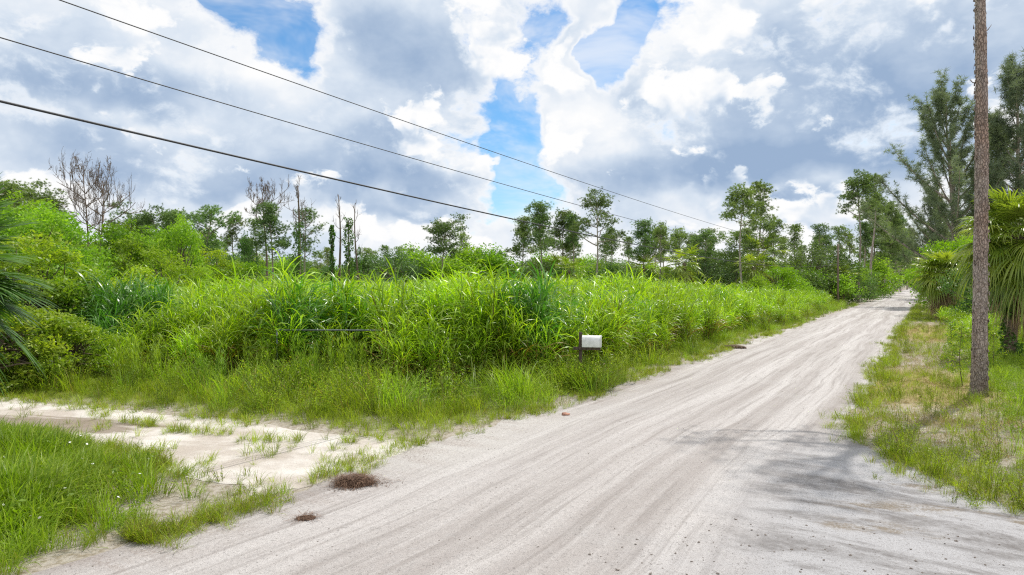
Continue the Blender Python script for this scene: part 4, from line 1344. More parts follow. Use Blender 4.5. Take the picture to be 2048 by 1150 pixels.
r = np.random.default_rng(2024)
def clear_of_road(px, Y, gap=1.2):           # farther off until it stands clear of the left road edge
    k = CA * (math.tan(RA) - (px - 1024) / FPX)
    return max(Y, (7.7 + gap) / k) if k > 0.02 else Y
PINES = [  # px, top row, distance, kind, label
    (883, 421, 84, 'umbrella', 'lone round headed pine standing over the low green trees mid field'),
    (925, 462, 96, 'sparse', 'small open pine leaning right beside the lone round headed pine'),
    (1045, 424, 96, 'dense', 'dense pine at the left end of the middle pine group'),
    (1084, 397, 90, 'dense', 'tallest dense pine of the middle pine group'),
    (1118, 414, 97, 'dense', 'dense pine between the tallest of the middle group and the broad lone pine'),
    (1146, 424, 94, 'slim', 'slim pine just left of the tall broad crowned pine'),
    (1190, 373, 84, 'wide', 'tall broad crowned pine with bare forking limbs beside the middle pine group'),
    (1222, 452, 112, 'slim', 'pale slim pine just right of the tall broad crowned pine'),
    (1290, 431, 92, 'dense', 'full crowned pine at the left of the pair right of the thin cable end'),
    (1318, 440, 96, 'wide', 'full crowned pine at the right of the pair right of the thin cable end'),
    (1362, 450, 98, 'wide', 'open pine left of the three medium pines before the dark round tree'),
    (1392, 452, 100, 'umbrella', 'middle of the three medium pines before the dark round tree'),
    (1412, 458, 92, 'crooked', 'crooked forking pine before the dark round tree'),
    (1466, 456, 90, 'crooked', 'leaning pine just left of the tall dark headed pine'),
    (1484, 361, 80, 'tall', 'tall dark headed pine with a long bare trunk, left of two'),
    (1517, 358, 92, 'slim', 'tall narrow pine with a small pointed crown, right of two'),
    (1524, 428, 86, 'wide', 'broad pine below the tall narrow pointed pine'),
    (1552, 436, 100, 'slim', 'slim pine right of the broad pine below the pointed pine'),
    (1590, 445, 108, 'slim', 'single slim pine against the sky between the broad pine and roadside grove'),
    (1640, 444, 108, 'sparse', 'open topped pine left of the utility pole'),
    (1680, 448, 104, 'sparse', 'pale open pine behind the utility pole'),
    (1717, 338, 102, 'tall', 'tallest roadside pine with a bare trunk and thin head'),
    (1744, 342, 124, 'slim', 'second tall roadside pine close to the right of the tallest'),
    (1752, 392, 140, 'full', 'green full pine in front of the tall roadside pair'),
    (1768, 398, 158, 'full', 'leafy full pine right of the tall roadside pair'),
    (1786, 420, 190, 'full', 'full pine in the middle of the roadside grove'),
    (1801, 430, 230, 'full', 'full pine near the right end of the roadside grove'),
    (1814, 452, 290, 'full', 'last full pine of the roadside grove by the vanishing road'),
    (285, 400, 62, 'umbrella', 'flat topped pine behind the bare brown twin trees'),
    (322, 406, 62, 'wide', 'rounded pine right of the flat topped pine'),
    (352, 410, 60, 'dense', 'leafy pine between the rounded pine and the forked pine'),
    (404, 412, 52, 'crooked', 'forked pine with a clear trunk and open yellow green crown'),
    (470, 428, 84, 'slim', 'small lone pine with a neat tuft crown left of the grey snags'),
    (512, 432, 82, 'sparse', 'thin pine left of the dead brown topped tree'),
    (551, 398, 74, 'dense', 'dense dark pine in front of the dead brown topped tree'),
    (612, 412, 78, 'sparse', 'open pine with low side boughs behind the tall forked snag'),
    (60, 352, 46, 'wide', 'high pine above the broadleaf thicket at the left edge'),
    (15, 352, 44, 'dense', 'pine at the far left edge behind the thicket'),
    (110, 385, 52, 'dense', 'pine left of the bare brown twin trees')]
for px, top, Y, kind, label in PINES:
    src, h0 = PV[kind]
    s = hgt(top, Y) / h0
    wk = 1.0 if s > 0.85 else 1.1
    put(src, at(px, Y), Y, r.random() * 6.28, (s * wk, s * wk, s), label)

fill = [(436, 500), (450, 478), (495, 470), (640, 500), (655, 492), (735, 492), (770, 488), (800, 490), (820, 492), (955, 492), (1000, 500), (1020, 470), (1075, 452), (1105, 446), (1135, 462),
        (1165, 455), (1210, 465), (1240, 474), (1258, 470), (1276, 455), (1305, 452), (1338, 472), (1350, 468), (1378, 462), (1425, 470), (1445, 478), (1500, 450), (1540, 452), (1565, 470),
        (1580, 480), (1605, 488), (1620, 476), (1656, 462), (1672, 470), (1695, 462), (1703, 470), (1728, 440), (1775, 440), (1795, 450), (1060, 458), (1325, 458), (1510, 470), (1635, 470)]
kinds = ['slim', 'sparse', 'dense', 'wide', 'slim', 'crooked']
for k, (px, top) in enumerate(fill):
    if px > 1000 and k % 2:
        continue
    Y = clear_of_road(px, 112 + 34 * r.random())
    src, h0 = PV[kinds[k % len(kinds)]]
    s = hgt(top, Y) / h0
    put(src, at(px, Y), Y, r.random() * 6.28, (s * 1.05, s * 1.05, s), 'small far pine in the uneven row behind the front pines', 'far pines of the back row')

# bare and vine-hung trunks
def bare(name, g, px, top, Y, h0, label, rz=0.0, mat='bark_dead', s_w=1.0):
    o = empty(name, (at(px, Y), Y, 0), rz)
    o.scale = (hgt(top, Y) / h0 * s_w,) * 2 + (hgt(top, Y) / h0,)
    tag(o, label, 'dead tree')
    link('trunk', g.mesh(name, M[mat], True), o)
    return o
d1 = bare('dead_tree', dead_geo(31, 10, 0.6, 2.7, 13, 3, 0.13, up=0.7), 166, 338, 48, 10.3, 'bare brown tree with a fine twiggy crown, left of the bare twins', 0.4, s_w=0.72)
f = Geo()
rr_ = np.random.default_rng(5)
needles(f, np.stack([rr_.normal(size=60) * 1.3, rr_.normal(size=60) * 1.3, 8.6 + rr_.normal(size=60) * 0.8], 1), rr_, 9, 0.22, 0.035, 0.2)
link('dry_needles', f.mesh('dry_needles', M['needle_litter']), d1)
bare('dead_tree', dead_geo(35, 10, 0.6, 2.9, 12, 3, 0.11, up=0.7), 196, 352, 47, 10.3, 'bare brown tree with spreading twigs, right of the bare twins', 1.4, s_w=0.72)
bare('dead_tree', dead_geo(36, 12, 0.68, 2.4, 16, 3, 0.15, up=0.9), 529, 377, 78, 12.3, 'dead tree with a flat brown twiggy top among the left pines', 2.0)
sn = bare('dead_snag', dead_geo(37, 12, 0.5, 1.9, 9, 2, 0.24, up=1.2), 594, 366, 72, 12.2, 'tall grey snag with a few thick forked limbs', 0.7)
link('vines', ivy_on(8.5, 0.36, 1500, 3, 0.16).mesh('vines', M['ivy']), sn)
bare('dead_snag', dead_geo(38, 11, 0.55, 1.0, 12, 1, 0.16), 677, 386, 74, 11.2, 'straight thin snag with short twigs left of the vine column', 1.1)
s2 = bare('dead_snag', dead_geo(39, 11, 0.5, 1.5, 9, 1, 0.15, up=1.1), 719, 402, 72, 11.2, 'thin snag with one long forked side limb right of the vine column', 0.1)
link('vines', ivy_on(6.5, 0.22, 700, 4, 0.14).mesh('vines', M['ivy']), s2)
for px, top, Y, wd, label, nm in ((664, 450, 70, 0.30, 'slender vine covered post like trunk left of the straight snag', 4), (697, 436, 70, 0.62, 'thick column of vines swallowing a dead trunk between two snags', 5)):
    o = empty('vine_trunk', (at(px, Y), Y, 0))
    tag(o, label, 'dead tree')
    g = Geo()
    h = hgt(top, Y)
    tube(g, [(0, 0, 0), (0.05, 0, h * 0.5), (0, 0.03, h * 0.97)], [0.13, 0.1, 0.05], 7)
    link('trunk', g.mesh('vine_trunk', M['bark_dead'], True), o)
    f = ivy_on(h, wd * 0.75, 2600, nm, 0.17)
    link('vines', f.mesh('vine_leaves', M['ivy']), o)

# broadleaf trees and bushes
BV = {}
def bkind(key, name, leafm, seed, **kw):
    BV[key] = (tree_things(name, 'tree' if 'tree' in name else 'bush', *broad_geo(seed, **kw), M["twig"], M[leafm]), kw['h'])
bkind('btree', 'broadleaf_tree', 'broad', 41, h=7.0, w=3.4, lumps=60, per=210, leaf=0.2, flat=0.6, base=0.15, lump_r=0.85, r0=0.16)
bkind('btree2', 'broadleaf_tree', 'broad', 42, h=8.0, w=3.0, lumps=58, per=210, leaf=0.2, flat=0.6, base=0.25, lump_r=0.85, r0=0.16)
bkind('ytree', 'yellow_green_tree', 'yellow', 43, h=5.0, w=2.5, lumps=56, per=200, leaf=0.17, base=0.06, lump_r=0.66, flat=0.55, tone_lump=0.65, stems=3, r0=0.08)
bkind('ybush', 'yellow_green_bush', 'yellow', 44, h=3.0, w=2.0, lumps=64, per=170, leaf=0.13, base=0.0, lump_r=0.48, flat=0.55, shell=0.6, tone_lump=0.65, aspect=0.45, stems=4, r0=0.05)
bkind('dbush', 'dark_bush', 'dark', 45, h=5.0, w=3.2, lumps=42, per=170, leaf=0.2, base=0.0, lump_r=0.95, stems=3, r0=0.1)
bkind('gbush', 'green_bush', 'broad', 46, h=4.5, w=3.0, lumps=42, per=170, leaf=0.2, base=0.0, lump_r=0.9, stems=3, r0=0.1)
bkind('obush', 'olive_bush', 'olive', 47, h=4.5, w=2.9, lumps=40, per=200, leaf=0.16, base=0.0, lump_r=0.85, stems=3, r0=0.1)
bkind('bright', 'bright_green_bush', 'bright', 48, h=4.2, w=2.4, lumps=36, per=170, leaf=0.15, base=0.1, lump_r=0.62, stems=3, r0=0.06, shell=0.45, flat=0.6)
bkind('round', 'dark_round_tree', 'dark', 49, h=9.0, w=4.6, lumps=70, per=230, leaf=0.22, base=0.12, lump_r=1.1, r0=0.2)

def plant_b(key, px, top, Y, label, group=None, wk=1.0):
    src, h0 = BV[key]
    s = hgt(top, Y) / (h0 * 1.02)
    return put(src, at(px, Y), Y, r.random() * 6.28, (s * wk, s * wk, s), label, group)
BROAD = [
    ('btree', 176, 536, 30, 'leafy tree in front of the left one of the bare twins', 0.9),
    ('btree2', 90, 395, 38, 'leafy tree between the tallest left edge tree and the bare twins', 1.1),
    ('btree', 330, 490, 34, 'leafy shrub tree above the dark cane clump, right side', 0.9),
    ('btree', -40, 390, 30, 'leafy tree cut by the left edge', 1.0),
    ('ytree', 245, 560, 28, 'low yellow green shrub left of the dark cane clump', 1.1),
    ('btree2', 270, 432, 46, 'leafy tree between the bare twins and the flat topped pine', 1.0),
    ('ytree', 420, 500, 48, 'yellow green shrub at the foot of the forked pine', 1.0),
    ('btree2', 205, 478, 56, 'leafy tree behind the feet of the bare twins', 1.0),
    ('ybush', 60, 618, 19.5, 'yellow green bush overhanging the white sand track at the left edge', 1.15),
    ('ybush', 150, 640, 20.5, 'low yellow green bush reaching right beside the dark cane grass', 1.0),
    ('ybush', -30, 600, 18.5, 'yellow green bush cut by the left edge under the palm fronds', 1.2),
    ('ytree', 110, 500, 25, 'yellow green shrub tree standing behind the left edge bush', 1.0),
    ('ytree', 186, 562, 27, 'yellow green shrub in front of the bare brown twin trees', 0.95),
    ('ytree', 40, 470, 24, 'tall yellow green shrub tree behind the palm fronds', 1.0),
    ('btree', 60, 410, 33, 'big leafy tree left of the bare brown twin trees', 0.95),
    ('btree2', 100, 428, 36, 'leafy tree directly behind the yellow green shrub tree', 0.9),
    ('btree', 262, 472, 40, 'leafy tree right of the bare brown twin trees', 1.0),
    ('btree2', 310, 452, 42, 'leafy tree below the rounded pine', 0.9),
    ('ytree', 300, 535, 32, 'yellow green shrub above the dark cane clump', 1.1),
    ('btree2', 362, 420, 40, 'upright leafy tree left of the forked pine', 0.65),
    ('ytree', 352, 520, 38, 'yellow green shrub below the upright leafy tree', 0.9),
    ('btree', 228, 440, 60, 'leafy tree seen between and behind the bare twins', 0.9),
    ('btree', 400, 455, 58, 'leafy tree behind the trunk of the forked pine', 0.9),
    ('btree2', 20, 372, 40, 'tallest leafy tree at the left edge', 1.0),
    ('bright', 1557, 526, 68, 'bright lime bush rising above the cane near the road', 1.0),
    ('gbush', 1505, 552, 58, 'green bush left of the bright lime bush', 0.8),
    ('bright', 1235, 546, 52, 'low bright green shrub poking from the cane at mid field', 0.8),
    ('dbush', 1660, 560, 92, 'dark green low bush at the field edge left of the roadside grove', 0.75),
    ('gbush', 1600, 556, 80, 'green bush right of the bright lime bush', 0.8),
    ('round', 1440, 500, 104, 'large dark round tree between the crooked pine and the tall dark headed pine', 1.1),
    ('olive' if False else 'obush', 785, 500, 84, 'round olive bush right of the snags', 0.95),
    ('dbush', 735, 512, 88, 'dark bush behind the right snag', 1.0),
    ('gbush', 860, 498, 90, 'broad green tree under the lone round headed pine, left side', 1.3),
    ('gbush', 905, 494, 92, 'bright broad tree under the lone round headed pine, right side', 1.3),
    ('gbush', 965, 500, 95, 'leafy green mass between the lone pine and the middle group', 1.4),
    ('dbush', 1000, 505, 100, 'dark green tree left of the middle pine group', 1.2),
    ('bright', 500, 516, 66, 'light green bush between the dark thicket and the snags', 0.9),
    ('dbush', 487, 472, 80, 'dark cone of vines over a tree left of the thin pine', 0.35)]
for key, px, top, Y, label, wk in BROAD:
    plant_b(key, px, top, Y, label, None, wk)
under = [(300, 505), (430, 528), (455, 512), (520, 520), (560, 505), (590, 530), (625, 515), (650, 520), (680, 525), (715, 520), (760, 530), (815, 512), (840, 520), (940, 515), (985, 525), (1030, 508),
         (1055, 520), (1080, 512), (1110, 505), (1130, 525), (1150, 500), (1175, 518), (1205, 505), (1225, 520), (1250, 500), (1270, 508), (1300, 515), (1330, 500), (1345, 520), (1375, 515), (1400, 520),
         (1420, 505), (1465, 520), (1480, 505), (1530, 500), (1545, 512), (1570, 505), (1600, 515), (1615, 498), (1640, 512), (1660, 500), (1690, 505), (1705, 515), (1735, 510), (1755, 520), (1775, 505), (1795, 512), (1812, 520)]
uk = ['dbush', 'gbush', 'dbush', 'obush', 'gbush', 'dbush', 'btree']
for k, (px, top) in enumerate(under):
    if px > 1765:
        continue
    Y = clear_of_road(px, 88 + 22 * r.random(), 2.5)
    plant_b(uk[k % 7], px, top + (26 if 1235 < px < 1480 else 14) + 7 * r.normal(), Y, 'rounded bush of the undergrowth at the foot of the pines', 'undergrowth bushes below the pines', 1.0 + 0.3 * r.random())
for k in range(46):                                            # the wood carries on behind, a ragged low line
    px = 380 + 1320 * (k + r.random() * 0.6) / 46
    Y = clear_of_road(px, 150 + 60 * r.random(), 3)
    plant_b(['dbush', 'gbush', 'obush'][k % 3], px, 516 + 16 * r.random() + 8 * math.sin(px * 0.02), Y, 'small far tree of the low wooded line on the horizon', 'low wooded line on the horizon', 1.5)

# sabal palms
pnear = palm('sabal_palm', 11, 4.9, 66, 34, 1.15, 1.25, (0.35, -0.2), 0.19, 44, -0.65, 0.06, droop=0.66)
YP = 26.5
put(pnear, at(2018, YP), YP, 0.3, 0.98, 'big sabal palm with an ivy clad trunk behind the pine trunk')
link('ivy', ivy_on(3.6, 0.33, 2600, 8, 0.11).mesh('palm_ivy', M['ivy']), pnear)
pmid = palm('sabal_palm', 12, 3.6, 54, 44, 1.15, 1.25, (0.1, 0.1), 0.24, 28, -0.35, 0.09, droop=0.66)
YP = 55
put(pmid, at(1890, YP), YP, 1.0, 1.05, 'squat sabal palm with a skirt of dead fronds beside the road')
pleft = palm('sabal_palm', 13, 3.35, 64, 14, 0.75, 0.85, (0, 0), 0.18, 46, -0.7, 0.042, droop=0.25)
put(pleft, at(-148, 10.6), 10.6, 2.1, 1.0, 'sabal palm at the left edge, only its drooping fronds in the frame')
pfar = palm('sabal_palm', 14, 4.2, 26, 10, 1.1, 1.1, (0.1, 0.1), 0.2, 18, -0.8, 0.09, boots=False)
FAR_P = [(1366, 490, 84, 'small palm with a round head left of the crooked pine'), (1505, 500, 82, 'shaggy palm below the tall dark headed pine'), (1140, 512, 86, 'palm in the undergrowth right of the tallest middle pine'),
         (1290, 505, 92, 'palm below the full crowned pine pair'), (1525, 470, 88, 'tall dark palm hidden under the broad pine'), (412, 520, 56, 'dark palm at the foot of the forked pine'), (440, 530, 60, 'low palm right of the forked pine'),
         (1760, 520, 165, 'dark palm in the roadside grove'), (1790, 505, 250, 'dark palm at the right end of the roadside grove'), (1685, 528, 92, 'low palm left of the tallest roadside pine'), (1120, 508, 92, 'dark palm under the middle pine group')]
for px, top, Y, label in FAR_P:
    put(pfar, at(px, Y), Y, r.random() * 6, hgt(top, Y) / 5.9, label)

# casuarinas right of the road
def casuarina(seed, h=18, spread=5.0, limbs=46, lean=(0, 0)):
    r = np.random.default_rng(seed)
    g, f = Geo(), Geo()
    t = np.linspace(0, 1, 14)
    P = np.stack([lean[0] * t ** 1.4, lean[1] * t ** 1.4, h * t], 1)
    tube(g, P, 0.30 * (1 - 0.88 * t), 8)
    C = []
    for i in range(limbs):
        q = (i + r.random()) / limbs
        tt = 0.14 + 0.84 * q
        p0 = np.array([np.interp(tt, t, P[:, d]) for d in range(3)])
        L = spread * (1.1 - 0.72 * q) * (0.6 + 0.6 * r.random())
        a = i * 2.4 + r.normal() * 0.4
        e0 = R(32 + 30 * q) + r.normal() * 0.12
        s = np.linspace(0, 1, 8)
        el_ = e0 + 0.35 * s
        dr = np.concatenate([[0], np.cumsum(np.cos(el_[1:]) * L / 7)])
        dz_ = np.concatenate([[0], np.cumsum(np.sin(el_[1:]) * L / 7)])
        Q = p0 + np.stack([np.cos(a) * dr, np.sin(a) * dr, dz_], 1)
        tube(g, Q, (0.018 + 0.012 * L) * (1 - 0.8 * s), 4, cap=False)
        nb = int(3 + 2.2 * L)
        for k in range(nb):
            fs = 0.28 + 0.72 * (k + r.random()) / nb
            c0 = np.array([np.interp(fs, s, Q[:, d]) for d in range(3)])
            m = 7
            ln = (0.5 + 0.7 * r.random()) * (0.6 + 0.1 * L)
            dirn = np.array([math.cos(a) * 0.5, math.sin(a) * 0.5, 0.75]) + r.normal(size=3) * 0.45
            dirn /= np.linalg.norm(dirn)
            pts = c0 + dirn * (np.linspace(0.1, 1, m) * ln)[:, None] + r.normal(size=(m, 3)) * 0.1
            C.append(pts)
    C.append(P[-1] + np.stack([r.normal(size=14) * 0.2, r.normal(size=14) * 0.2, r.random(14) * 1.2 - 0.8], 1))
    C = np.concatenate(C)
    needles(f, C, r, 12, 0.42, 0.04, 0.35)
    return g, f
c1 = tree_things('casuarina_tree', 'tree', *casuarina(61, 18, 8.0, 50, (-1.0, 0)), M['bark_grey'], M['casuarina'])
c2 = tree_things('casuarina_tree', 'tree', *casuarina(62, 18, 5.6, 50, (0.3, 0.2)), M['bark_grey'], M['casuarina'])
CAS = [(c1, 1915, 196, 84, 'feathery grey green casuarina leaning left over the road', 1.0), (c2, 2038, 142, 80, 'tallest feathery casuarina at the right edge', 1.0),
       (c2, 1985, 258, 90, 'feathery casuarina between the leaning one and the tallest one', 1.0), (c1, 1880, 400, 118, 'lower casuarina farther along the right of the road', 1.1),
       (c2, 2095, 180, 84, 'casuarina cut by the right edge', 1.0), (c1, 1862, 455, 125, 'far casuarina near the end of the road, right side', 1.2)]
for src, px, top, Y, label, wk in CAS:
    s = hgt(top, Y) / 18.4
    put(src, at(px, Y), Y, r.random() * 6.28, (s * wk, s * wk, s), label)
RIGHT_B = [('bright', 1886, 470, 62, 'lime green shrub behind the squat sabal palm', 0.8), ('dbush', 1975, 520, 46, 'dark shaded bush behind the pine trunk', 1.0), ('dbush', 2050, 520, 44, 'dark shaded bush at the right edge', 1.0),
           ('gbush', 1940, 520, 88, 'green bush behind the squat palm, right side', 1.0), ('btree', 1860, 500, 105, 'leafy tree on the right of the far road', 0.8), ('gbush', 1850, 520, 150, 'small leafy tree right of the road end', 0.8),
           ('btree', 1990, 430, 74, 'leafy tree under the casuarinas', 0.9), ('dbush', 2025, 480, 60, 'dark leafy tree behind the big sabal palm', 1.0), ('obush', 1735, 562, 118, 'grey green bush below the tall roadside pines', 0.8)]
for key, px, top, Y, label, wk in RIGHT_B:
    plant_b(key, px, top, Y, label, None, wk)
for k, (px, top, Y) in enumerate(((1800, 528, 330), (1814, 536, 420), (1826, 543, 520), (1838, 547, 640), (1850, 543, 560), (1866, 534, 380))):
    plant_b(['gbush', 'btree', 'dbush'][k % 3], px, top, Y, 'tiny tree closing the far end of the road', 'trees at the far end of the road', 1.3)

# tall grass below the squat palm and around the trunks on the right
x, y, r2 = rand_pts(2600, 16, 60, 20, 90, 14)
u, v = UV(x, y)
k_ = (v > 0.9) & (v < 7) & in_view(x, y) & (u > 38) & (r2.random(len(x)) < 0.7)
scatter('right_cane_grass', canes[:4], np.stack([x, y, 0 * x], 1)[k_], r2.random(k_.sum()) * 6.28, 0.42 + 0.2 * r2.random(k_.sum()), M['cane'], 'tall green grass below the squat palm right of the road', 0.08, 15)

# the near pine: only its trunk is in the frame, the head is above it
YT = 18.1
XT = at(1958, YT)
root = empty('near_pine_tree', (XT, YT, 0))
tag(root, 'tall straight pine trunk with flaky brown bark in front of the palm', 'tree')
rq = np.random.default_rng(88)
zz = np.linspace(-0.05, 19, 380)
th = np.arange(40) / 40 * 2 * PI
rad = np.interp(zz, [0, 0.25, 0.8, 4, 10, 19], [0.235, 0.195, 0.172, 0.158, 0.118, 0.045])
Z, TH = np.meshgrid(zz, th, indexing='ij')
bump = 0.010 * fbm2(TH * 3.2, Z * 3.0, 5, 3) + 0.012 * np.abs(fbm2(TH * 5.1, Z * 6.0, 6, 2))
RR = rad[:, None] * (1 + 0) + bump
cx = 0.05 * np.sin(Z * 0.35) + 0.012 * Z * 0.35
V = np.stack([cx + RR * np.cos(TH), RR * np.sin(TH) + 0.03 * np.sin(Z * 0.5), Z], -1).reshape(-1, 3)
i = np.arange(379)[:, None] * 40
j = np.arange(40)[None]
k = (j + 1) % 40
q = np.stack([i + j, i + k, i + 40 + k, i + 40 + j], -1).reshape(-1, 4)
g = Geo().add(V, q)
nfl = 520                                                      # loose bark flakes
zf = 0.2 + 12 * rq.random(nfl)
af = rq.random(nfl) * 6.28
rf = np.interp(zf, zz, rad) + 0.018
cf = np.stack([0.05 * np.sin(zf * 0.35) + 0.0042 * zf + rf * np.cos(af), rf * np.sin(af), zf], 1)
for c, a in zip(cf, af):
    w, hh = 0.02 + 0.03 * rq.random(), 0.02 + 0.035 * rq.random()
    s_, d_ = np.array([-math.sin(a), math.cos(a), 0]), np.array([math.cos(a), math.sin(a), 0])
    g.add([c - s_ * w - [0, 0, hh], c + s_ * w - [0, 0, hh] + d_ * 0.012, c + s_ * w * 0.8 + [0, 0, hh] + d_ * 0.006, c - s_ * w + [0, 0, hh]], [(0, 1, 2, 3)])
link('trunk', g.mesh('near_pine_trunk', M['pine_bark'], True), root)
g = Geo()
def stub(z, a, L, up, fork):
    c = np.array([0.05 * math.sin(z * 0.35) + 0.0042 * z, 0, z]) + np.array([math.cos(a), math.sin(a), 0]) * 0.13
    d = np.array([math.cos(a), math.sin(a), up])
    tube(g, [c, c + d * L * 0.5 + [0, 0, -0.015], c + d * L + [0, 0, 0.03]], [0.018, 0.012, 0.005], 5)
    if fork:
        m_ = c + d * L * 0.6
        tube(g, [m_, m_ + np.array([d[0] * 0.4, 0.2, 0.9]) * L * 0.5], [0.009, 0.004], 4)
stub(hgt(166, YT), PI, 0.17, 0.35, True)
stub(hgt(64, YT), 0.1, 0.2, 0.9, False)
stub(hgt(68, YT), 0.15, 0.1, 0.2, False)
stub(hgt(146, YT), PI + 0.2, 0.08, 0.1, False)
link('broken_stub', g.mesh('broken_stub', M['bark_dead'], True), root)
gg, ff, _zt = pine_geo(71, 19, 0.7, 3.4, 12, 'round', 0.2, 0.75, 0.012, 0.17, 0.27, 13)
v, q, t_, tone = ff.arrays()
needles_only = ff
lg = Geo()
vv_, qq_, tt_, to_ = gg.arrays()
keepv = vv_[:, 2] > 11.5
qk = qq_[keepv[qq_].all(1)]
lg.add(vv_, qk, None, 0.5)
link('limbs', lg.mesh('near_pine_limbs', M['bark_grey'], True), root)
link('crown', ff.mesh('near_pine_crown', M['pine']), root)

# sapling and weeds by the pine trunk
def sapling(seed, h=1.9):
    r = np.random.default_rng(seed)
    g, f = Geo(), Geo()
    t = np.linspace(0, 1, 7)
    P = np.stack([0.08 * np.sin(t * 4), 0.05 * t, h * t], 1)
    tube(g, P, 0.016 * (1 - 0.7 * t), 5)
    for k in range(15):
        z = 0.2 + 0.75 * k / 15
        c = np.array([np.interp(z, t, P[:, d]) for d in range(3)])
        a = k * 2.4
        L = 0.5 * (1.1 - z * 0.7)
        e_ = c + np.array([math.cos(a) * L, math.sin(a) * L, 0.25 * L])
        tube(g, [c, (c + e_) / 2, e_], [0.007, 0.005, 0.003], 3, cap=False)
        n = 55
        pc = c + (e_ - c) * (0.25 + 0.8 * r.random((n, 1))) + r.normal(size=(n, 3)) * 0.06
        leaf_quads(f, pc, 0.075 * (0.7 + 0.6 * r.random(n)), r, 0.6, r.random(n), 0.5)
    return g, f
sp = tree_things('sapling', 'sapling', *sapling(3), M['twig'], M['yellow'], 'stem', 'leaves')
for px, py, h, label in ((1925, 772, 1.0, 'thin leafy sapling just left of the pine trunk'), (1905, 735, 0.75, 'smaller sapling behind the thin leafy one'), (1985, 742, 0.8, 'yellow leafed sapling right of the pine trunk')):
    x, y = gp(px, py)
    put(sp, x, y, 1.3 * px, h, label)

# broomy dog fennel clumps standing before the cane
fn = [fennel(600 + k) for k in range(3)]
fm = [g_.mesh('fennel', M['weed']) for g_ in fn]
for k, (px, py, h, label) in enumerate(((622, 760, 1.3, 'feathery broom weed left of the gate opening'), (685, 758, 1.35, 'feathery broom weed under the left end of the pipe rail'), (712, 756, 1.3, 'feathery broom weed under the middle of the pipe rail'), (247, 752, 1.3, 'feathery broom weed before the dark cane clump'),
                                     (290, 752, 1.2, 'feathery broom weed right of the one before the dark cane clump'), (415, 758, 1.1, 'feathery broom weed left of the tall cane, nearest the track'), (520, 748, 1.2, 'feathery broom weed between the gate and the nearest track one'), (1245, 742, 0.8, 'small broom weed right of the mailbox'))):
    x, y = gp(px, py + 24)
    o = link('broom_weed', fm[k % 3], None, (x, y, 0))
    o.scale = (1.5, 1.5, 1.15 * h / 1.25)
    o.rotation_euler = (0, 0, k * 1.1)
    tag(o, label, 'weed', 'feathery broom weeds along the field edge')

# ------------------------------------------------------------------ man made things
# power line along the left of the road: three cables and the far pole
UPOLE, VL = 90.4, -9.0
for k, (a, b, rr, label) in enumerate(((5.83, 0.00038, 0.0075, 'thin uppermost black cable crossing the sky'), (5.05, 0.00045, 0.0075, 'thin middle black cable crossing the sky'), (4.13, 0.00057, 0.0155, 'thick lowest black cable crossing the sky'))):
    u = np.linspace(-14, UPOLE, 90)
    x, y = W(u, np.full_like(u, VL))
    g = Geo()
    tube(g, np.stack([x, y, a + b * (u - 44) ** 2], 1), rr, 6)
    tag(link('power_cable' if k < 2 else 'telephone_cable', g.mesh('cable', M['cable'], True)), label, 'cable')
x, y = W(UPOLE, VL - 0.14)
po = empty('utility_pole', (x, y, 0), -RA)
tag(po, 'slim grey wooden utility pole among the trees by the far roadside', 'utility pole')
g = Geo()
tube(g, [(0, 0, 0), (0, 0, 3.6), (0, 0, 7.6)], [0.13, 0.115, 0.095], 10)
link('post', g.mesh('pole_post', M['bark_dead'], True), po)
for z in (6.65, 6.02):
    g = Geo()
    tube(g, [(0.08, 0, z - 0.03), (0.14, 0, z - 0.03)], [0.04, 0.03], 8)
    link('insulator', g.mesh('insulator', M['galv'], True), po)

def box_geo(g, x0, x1, y0, y1, z0, z1, tone=0.5):
    V = [(x, y, z) for x in (x0, x1) for y in (y0, y1) for z in (z0, z1)]
    g.add(V, [(0, 1, 3, 2), (4, 6, 7, 5), (0, 4, 5, 1), (2, 3, 7, 6), (0, 2, 6, 4), (1, 5, 7, 3)], None, tone)
def bevel(o, w=0.006, seg=2):
    m = o.modifiers.new('bevel', 'BEVEL')
    m.width = w
    m.segments = seg
    m.limit_method = 'ANGLE'
# mailbox on a wooden post beside the road
YM = 19.3
mb = empty('mailbox', (at(1161, YM), YM, 0), R(-9))
tag(mb, 'weathered white mailbox on a dark wooden post in the weeds', 'mailbox')
g = Geo(); box_geo(g, -0.045, 0.045, -0.045, 0.045, -0.1, hgt(664, YM))
bevel(link('post', g.mesh('mail_post', M['old_wood']), mb), 0.008)
zb = hgt(693, YM)
g = Geo(); box_geo(g, -0.20, 0.56, -0.125, -0.045, zb - 0.085, zb - 0.002)
bevel(link('bracket', g.mesh('mail_bracket', M['old_wood']), mb), 0.006)
def mail_shell(x0, x1, w, h, inset=0.0):
    g = Geo()
    n = 13
    th = np.linspace(0, PI, n)
    prof = [(-w / 2, 0)] + [(-w / 2 * math.cos(a), h - w / 2 + w / 2 * math.sin(a)) for a in th] + [(w / 2, 0)]
    m = len(prof)
    V = [(x, y, z) for x in (x0, x1) for y, z in prof]
    q = [(k, k + 1, m + k + 1, m + k) for k in range(m - 1)] + [(m - 1, 0, m, 2 * m - 1)]
    t = []
    g.add(V, q)
    V2 = [(x, 0, h * 0.45) for x in (x0, x1)]
    b = len(V)
    g.add(V2)
    tr = [(b, (k + 1) % m, k) for k in range(m)] + [(b + 1, m + k, m + (k + 1) % m) for k in range(m)]
    g.t.append(np.array(tr))
    return g
